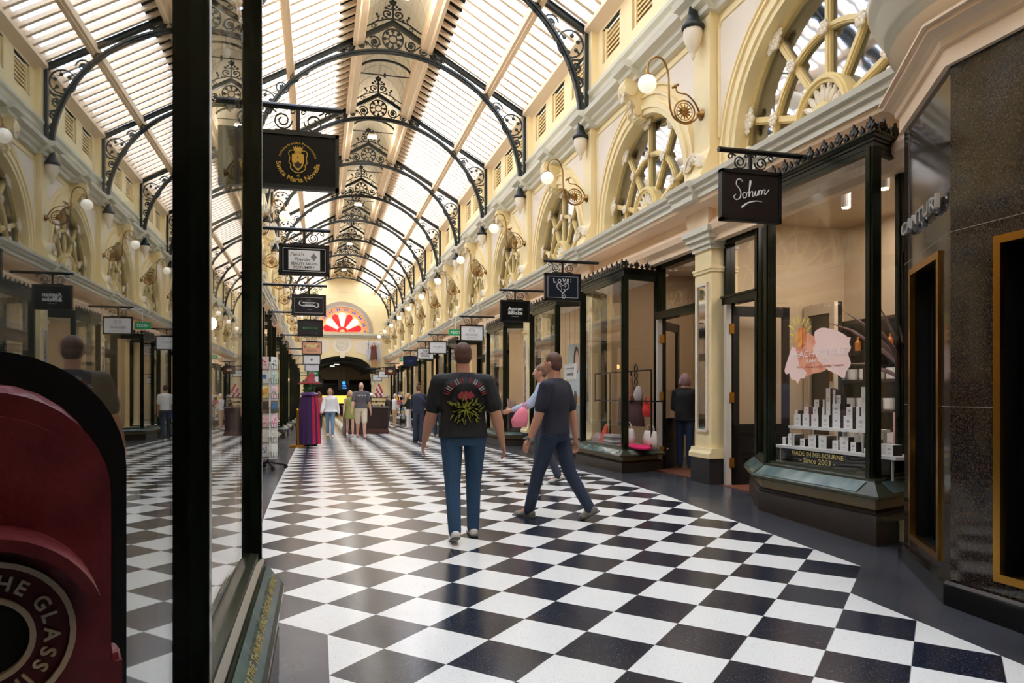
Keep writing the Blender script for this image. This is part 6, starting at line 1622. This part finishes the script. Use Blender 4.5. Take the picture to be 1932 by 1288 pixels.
CARDS = [['white greeting card with small blue square', 'pale cream greeting card in the lowest pocket', 'pink greeting card with pale flowers', 'photo card of brown building', 'rainbow striped greeting card', 'white card with blue round spot', 'pink greeting card with a red bird'],
         ['blank cream card low on the spinner', 'cream card with grey heading', 'pale pink card with a rose bunch', 'photo card of people in blue', 'blush pink card with posy of flowers', 'mint green card with fine lettering', 'white card with scattered black floral print']]
CC = [[(230, 232, 232), (226, 224, 212), (236, 206, 212), (120, 96, 70), (236, 222, 150), (228, 232, 228), (240, 222, 224)], [(230, 230, 222), (222, 220, 208), (236, 206, 214), (110, 100, 84), (238, 208, 212), (206, 226, 212), (238, 238, 236)]]
DD = [[(90, 140, 190), None, (220, 150, 160), (70, 60, 50), (230, 150, 60), (50, 130, 200), (210, 60, 90)], [None, (150, 150, 150), (220, 90, 130), (70, 110, 150), (110, 140, 80), (150, 170, 160), (60, 60, 60)]]
for q in (0, 1):
    a = FACES[q][0]
    for r in range(7):
        z = fz(13.4) + .225 + .25 * r; p = Vector((0, -.128, 0)); p.rotate(Matrix.Rotation(a, 3, 'Z'))
        t = T('greeting_card', CARDS[q][r] + ' on the wire spinner', 'greeting card', (-.82 + p.x, 13.4 + p.y, z), a, group='cards on the wire spinner')
        O('card', MB().box(-.078, .078, -.006, .0, 0, .205), mat('card_%d_%d_%d' % CC[q][r], CC[q][r], .5), t)
        if DD[q][r]:
            m = MB(); random.seed(r * 2 + q)
            if (q, r) == (0, 5): m.ell((0, -.007, .12), (.04, .002, .04), 14, 5)
            elif (q, r) == (0, 4):
                for k in range(3): m.ribbon([(.07 - .13 * cos(b_), .02 + (.13 - .0) * sin(b_) * 1.1 - .03 * k) for b_ in [pi / 2 * u / 8 for u in range(9)]], .018, .002, -.007)
            elif r == 3: m.box(-.066, .066, -.008, -.006, .05, .18)
            else:
                for k in range(9): m.ell((random.uniform(-.045, .045), -.007, random.uniform(.05, .16)), (.012, .002, .012), 6, 4)
            O('card_picture', m, mat('print_%d_%d_%d' % DD[q][r], DD[q][r], .6), t)
# ------------------------------------------------------------------ cake kiosk
zk = .07
kk = T('cake_kiosk', 'dark panelled wooden counter kiosk in the middle of the hall', 'kiosk', (1.8, 28.3, zk))
DKW = mat('dark_mahogany', (46, 28, 26), .3)
O('counter_body', MB().box(-.78, .78, 0, 3.2, .18, .98), DKW, kk); O('counter_base', MB().box(-.82, .82, -.04, 3.24, -.03, .1).box(-.8, .8, -.02, 3.22, .1, .18), mat('red_brown_wood', (84, 50, 44), .35), kk); O('counter_top', MB().box(-.84, .84, -.06, 3.26, .98, 1.02), mat('grey_stone_top', (110, 108, 110), .2), kk)
for x0, x1 in ((-.7, -.05), (.05, .7)):
    m = MB()
    for (a, b_, c, d) in ((x0, x1, .3, .34), (x0, x1, .84, .88), (x0, x0 + .04, .3, .88), (x1 - .04, x1, .3, .88)): m.box(a, b_, -.02, 0, c, d)
    O('front_panel', m, DKW, kk)
gc = T('glass_cake_case', 'glass cake case standing on the dark kiosk counter', 'display case', (2.2, 29.4, zk + 1.02)); O('case_glass', MB().box(-.4, .42, -.3, .3, 0, .32), GLASS, gc); O('case_top', MB().box(-.42, .44, -.32, .32, .32, .35), DKW, gc)
random.seed(9)
for k in range(10): tag(O('cake', MB().lathe([(0, 0), (.055, 0), (.055, .06), (0, .075)], (1.88 + .07 * k, 29.3 + .1 * (k % 2), zk + 1.025 + .14 * (k % 2)), 10), mat('cake_%d' % (k % 3), ((220, 180, 60), (200, 210, 190), (150, 90, 60))[k % 3])), '%s cake, %s from the open end of the glass case' % (('yellow', 'pale green', 'brown')[k % 3], ORD[k]), 'cake', 'cakes in the glass case')
n = 0; zz = zk + 1.37
for row, c in enumerate((5, 4, 4, 3, 2, 1)):
    for k in range(c):
        x = 2.33 + (k - (c - 1) / 2) * .082; red = (k + row) % 2
        tag(O('gift_box', MB().box(x - .038, x + .038, 29.35, 29.43, zz, zz + .085), mat('gift_%d' % red, ((236, 232, 230), (196, 60, 70))[red])), '%s gift box, %s in row %s up the stacked gift tower' % (('white', 'red')[red], ORD[k], ('one', 'two', 'three', 'four', 'five', 'six')[row]), 'gift box', 'gift box tower on the kiosk')
    zz += .086
tag(O('star_topper', MB().flower((2.33, 29.39, zz + .045), .05, 'y', 5), WHITE), 'white star topping the stacked gift tower', 'ornament')
t = T('cake_stand', 'white domed cake stand beside the gift tower', 'cake stand', (2.0, 29.4, zk + 1.37)); O('stand', MB().lathe([(0, 0), (.06, 0), (.02, .03), (.14, .06), (.14, .07), (0, .07)], (0, 0, 0), 18), WHITE, t); O('dome', MB().lathe([(.12, .07), (.11, .12), (.06, .16), (0, .18)], (0, 0, 0), 18), WHITE, t)
# second spinner far along
cs2 = T('postcard_spinner', 'tall colourful postcard spinner between the two standing shoppers', 'card spinner', (3.72, 34.6, fz(34.6))); O('pole', MB().tube([(0, 0, 0), (0, 0, 1.6)], .03, 6), IRON2, cs2)
for k in range(4): O('foot', MB().tube([(0, 0, .1), (.3 * cos(k * pi / 2), .3 * sin(k * pi / 2), .03)], .02, 5), IRON2, cs2)
random.seed(21); pal = [(230, 190, 60), (220, 220, 224), (90, 140, 190), (200, 80, 80), (226, 214, 190), (120, 110, 160)]
for i, c in enumerate(pal):
    m = MB()
    for k in range(9):
        a = random.uniform(0, 2 * pi); z = .45 + .125 * random.randint(0, 9); q = MB().box(-.06, .06, -.2, -.19, z, z + .11); q.xf(Matrix.Rotation(a, 4, 'Z')); m.add(q.v, q.f)
    O('postcard', m, mat('postcard_%d' % i, c, .5), cs2)
# passage signs
t = T('cash_machine_sign', 'black hanging sign with blue glowing emblem in the passage arch', 'hanging sign', (1.98, 59.0, 1.95)); O('sign_board', MB().box(-.42, .42, -.04, .04, -.02, .74), BLACK, t)
m = MB(); m.ell((0, -.042, .52), (.13, .004, .14), 12, 6); text(m, 'ATM', .16, (0, -.042, .24), off=.03); m.box(-.1, .2, -.044, -.04, .08, .16); O('blue_emblem', m, mat('blue_light', (60, 150, 240), .4, emit=1.2), t); O('hanger', MB().box(-.2, -.18, -.01, .01, .74, 3.4).box(.18, .2, -.01, .01, .74, 3.4), IRON2, t)
t = T('passage_sign', 'black hanging sign with white lettering in the passage arch', 'hanging sign', (.0, 60.0, 2.1)); O('sign_board', MB().box(-.45, .45, -.04, .04, 0, .7), BLACK, t); m = MB(); text(m, 'CHOKOLAIT', .13, (0, -.042, .3), width=.7, off=.02); text(m, 'THE', .08, (0, -.042, .48)); O('lettering', m, WHITE, t); O('hanger', MB().box(-.2, -.18, -.01, .01, .7, 3.3).box(.18, .2, -.01, .01, .7, 3.3), IRON2, t)
for k, (x, y) in enumerate(((1.5, 61.5), (1.2, 65))):
    t = T('pendant_lamp', '%s white pendant lamp lit inside the passage' % ('upper', 'lower')[k], 'pendant lamp', (x, y, 4.0)); O('shade', MB().lathe([(0, .18), (.06, .16), (.24, .02), (.24, 0), (0, .0)], (0, 0, 0), 16), WHITE, t); O('lamp_lens', MB().lathe([(0, -.01), (.2, -.01), (.2, 0), (0, 0)], (0, 0, 0), 16), LED, t); O('cord', MB().box(-.008, .008, -.008, .008, .18, 1.3), BLACK, t)
for i, (x, y, z) in enumerate(((-1.56, 26.6, 2.62), (-1.35, 36.2, 2.25))):
    t = T('bare_bulb', 'glowing amber bare bulb in the %s of the green shop windows' % ('nearer', 'farther')[i], 'bulb', (x, y, z)); O('bulb_glass', MB().ell((0, 0, 0), (.07, .07, .09), 12, 8), mat('amber_lit_bulb', (255, 190, 110), .3, emit=8), t); O('bulb_cord', MB().box(-.008, .008, -.008, .008, .08, 1.0), BLACK, t)
t = T('display_spotlight', 'bright bare spotlight hung inside the tall black-green window', 'spotlight', (-.48, 3.66, 1.86)); O('lamp_lens', MB().ell((0, 0, 0), .03, 12, 8), mat('dazzling_bulb', (255, 250, 240), .3, emit=60), t, True); O('lamp_stem', MB().tube([(0, 0, .03), (0, 0, 1.9)], .008, 6), BLACK, t)
# ------------------------------------------------------------------ red box beside the camera
rb = T('letter_box', 'old red cast-iron letter box with black backboard, raised lettering, on black post', 'letter box', (-.222, .592, fz(.6)), radians(19))
z0 = 1.53 - 1.53
RD = mat('worn_red_paint', (88, 16, 22), .4, col2=(112, 36, 42), var=.15, scale=26, bump=.25); CRM = mat('aged_cream_paint', (206, 186, 160), .5)
zb = fz(.6)
arch = lambda hw_, sp_, bot: [(-hw_, bot)] + [(hw_ * -cos(pi * k / 20), sp_ + hw_ * sin(pi * k / 20)) for k in range(21)] + [(hw_, bot)]
O('backboard', MB().prism(arch(.086, 1.475 - zb, 1.0), 'y', 0, .02), mat('black_enamel', (10, 10, 11), .35), rb)
bdy = MB().prism(arch(.070, 1.462 - zb, 1.08), 'y', -.062, 0); bdy.ell((0, -.012, 1.465 - zb), (.068, .056, .073), 24, 14)
O('box_body', bdy, RD, rb, False)
rim = MB().prism(arch(.062, 1.455 - zb, 1.1), 'y', -.068, -.06); O('front_plate', rim, RD, rb)
hd_ = xarc(0, 1.386 - zb, .056, .063, -.122, -.06, 22, radians(14), radians(166)); O('hood', hd_, RD, rb)
RZ = 1.378 - zb
for r0, r1, nm in ((.0455, .049, 'outer_ring'), (.0235, .027, 'inner_ring')): O(nm, xarc(0, RZ, r0, r1, -.0735, -.066, 36, 0, 2 * pi), CRM, rb)
O('letter_band', xarc(0, RZ, .027, .0455, -.0695, -.066, 36, 0, 2 * pi), mat('deep_red_paint', (84, 14, 20), .5), rb)
m = MB(); arctext(m, 'IN CASE BREAK THE GLASS', .0125, (0, -.0697, RZ), .0315, radians(135), sp=.2, off=.025, t=.0025); O('raised_lettering', m, CRM, rb)
O('glass_disc', MB().lathe([(0, -.0685), (.0235, -.0685), (.0235, -.066), (0, -.066)], (0, 0, RZ), 24, 'y'), mat('dark_glass_disc', (40, 42, 40), .1), rb)
O('side_hinge', MB().box(.066, .078, -.05, -.03, 1.2, 1.345 - zb).ell((.072, -.04, 1.345 - zb), (.006, .01, .01), 8, 6), RD, rb)
O('post', MB().lathe([(0, 0), (.085, 0), (.085, .03), (.035, .05), (.03, .98), (.06, 1.0), (.06, 1.08), (0, 1.08)], (0, -.02, 0), 18), mat('black_enamel'), rb)
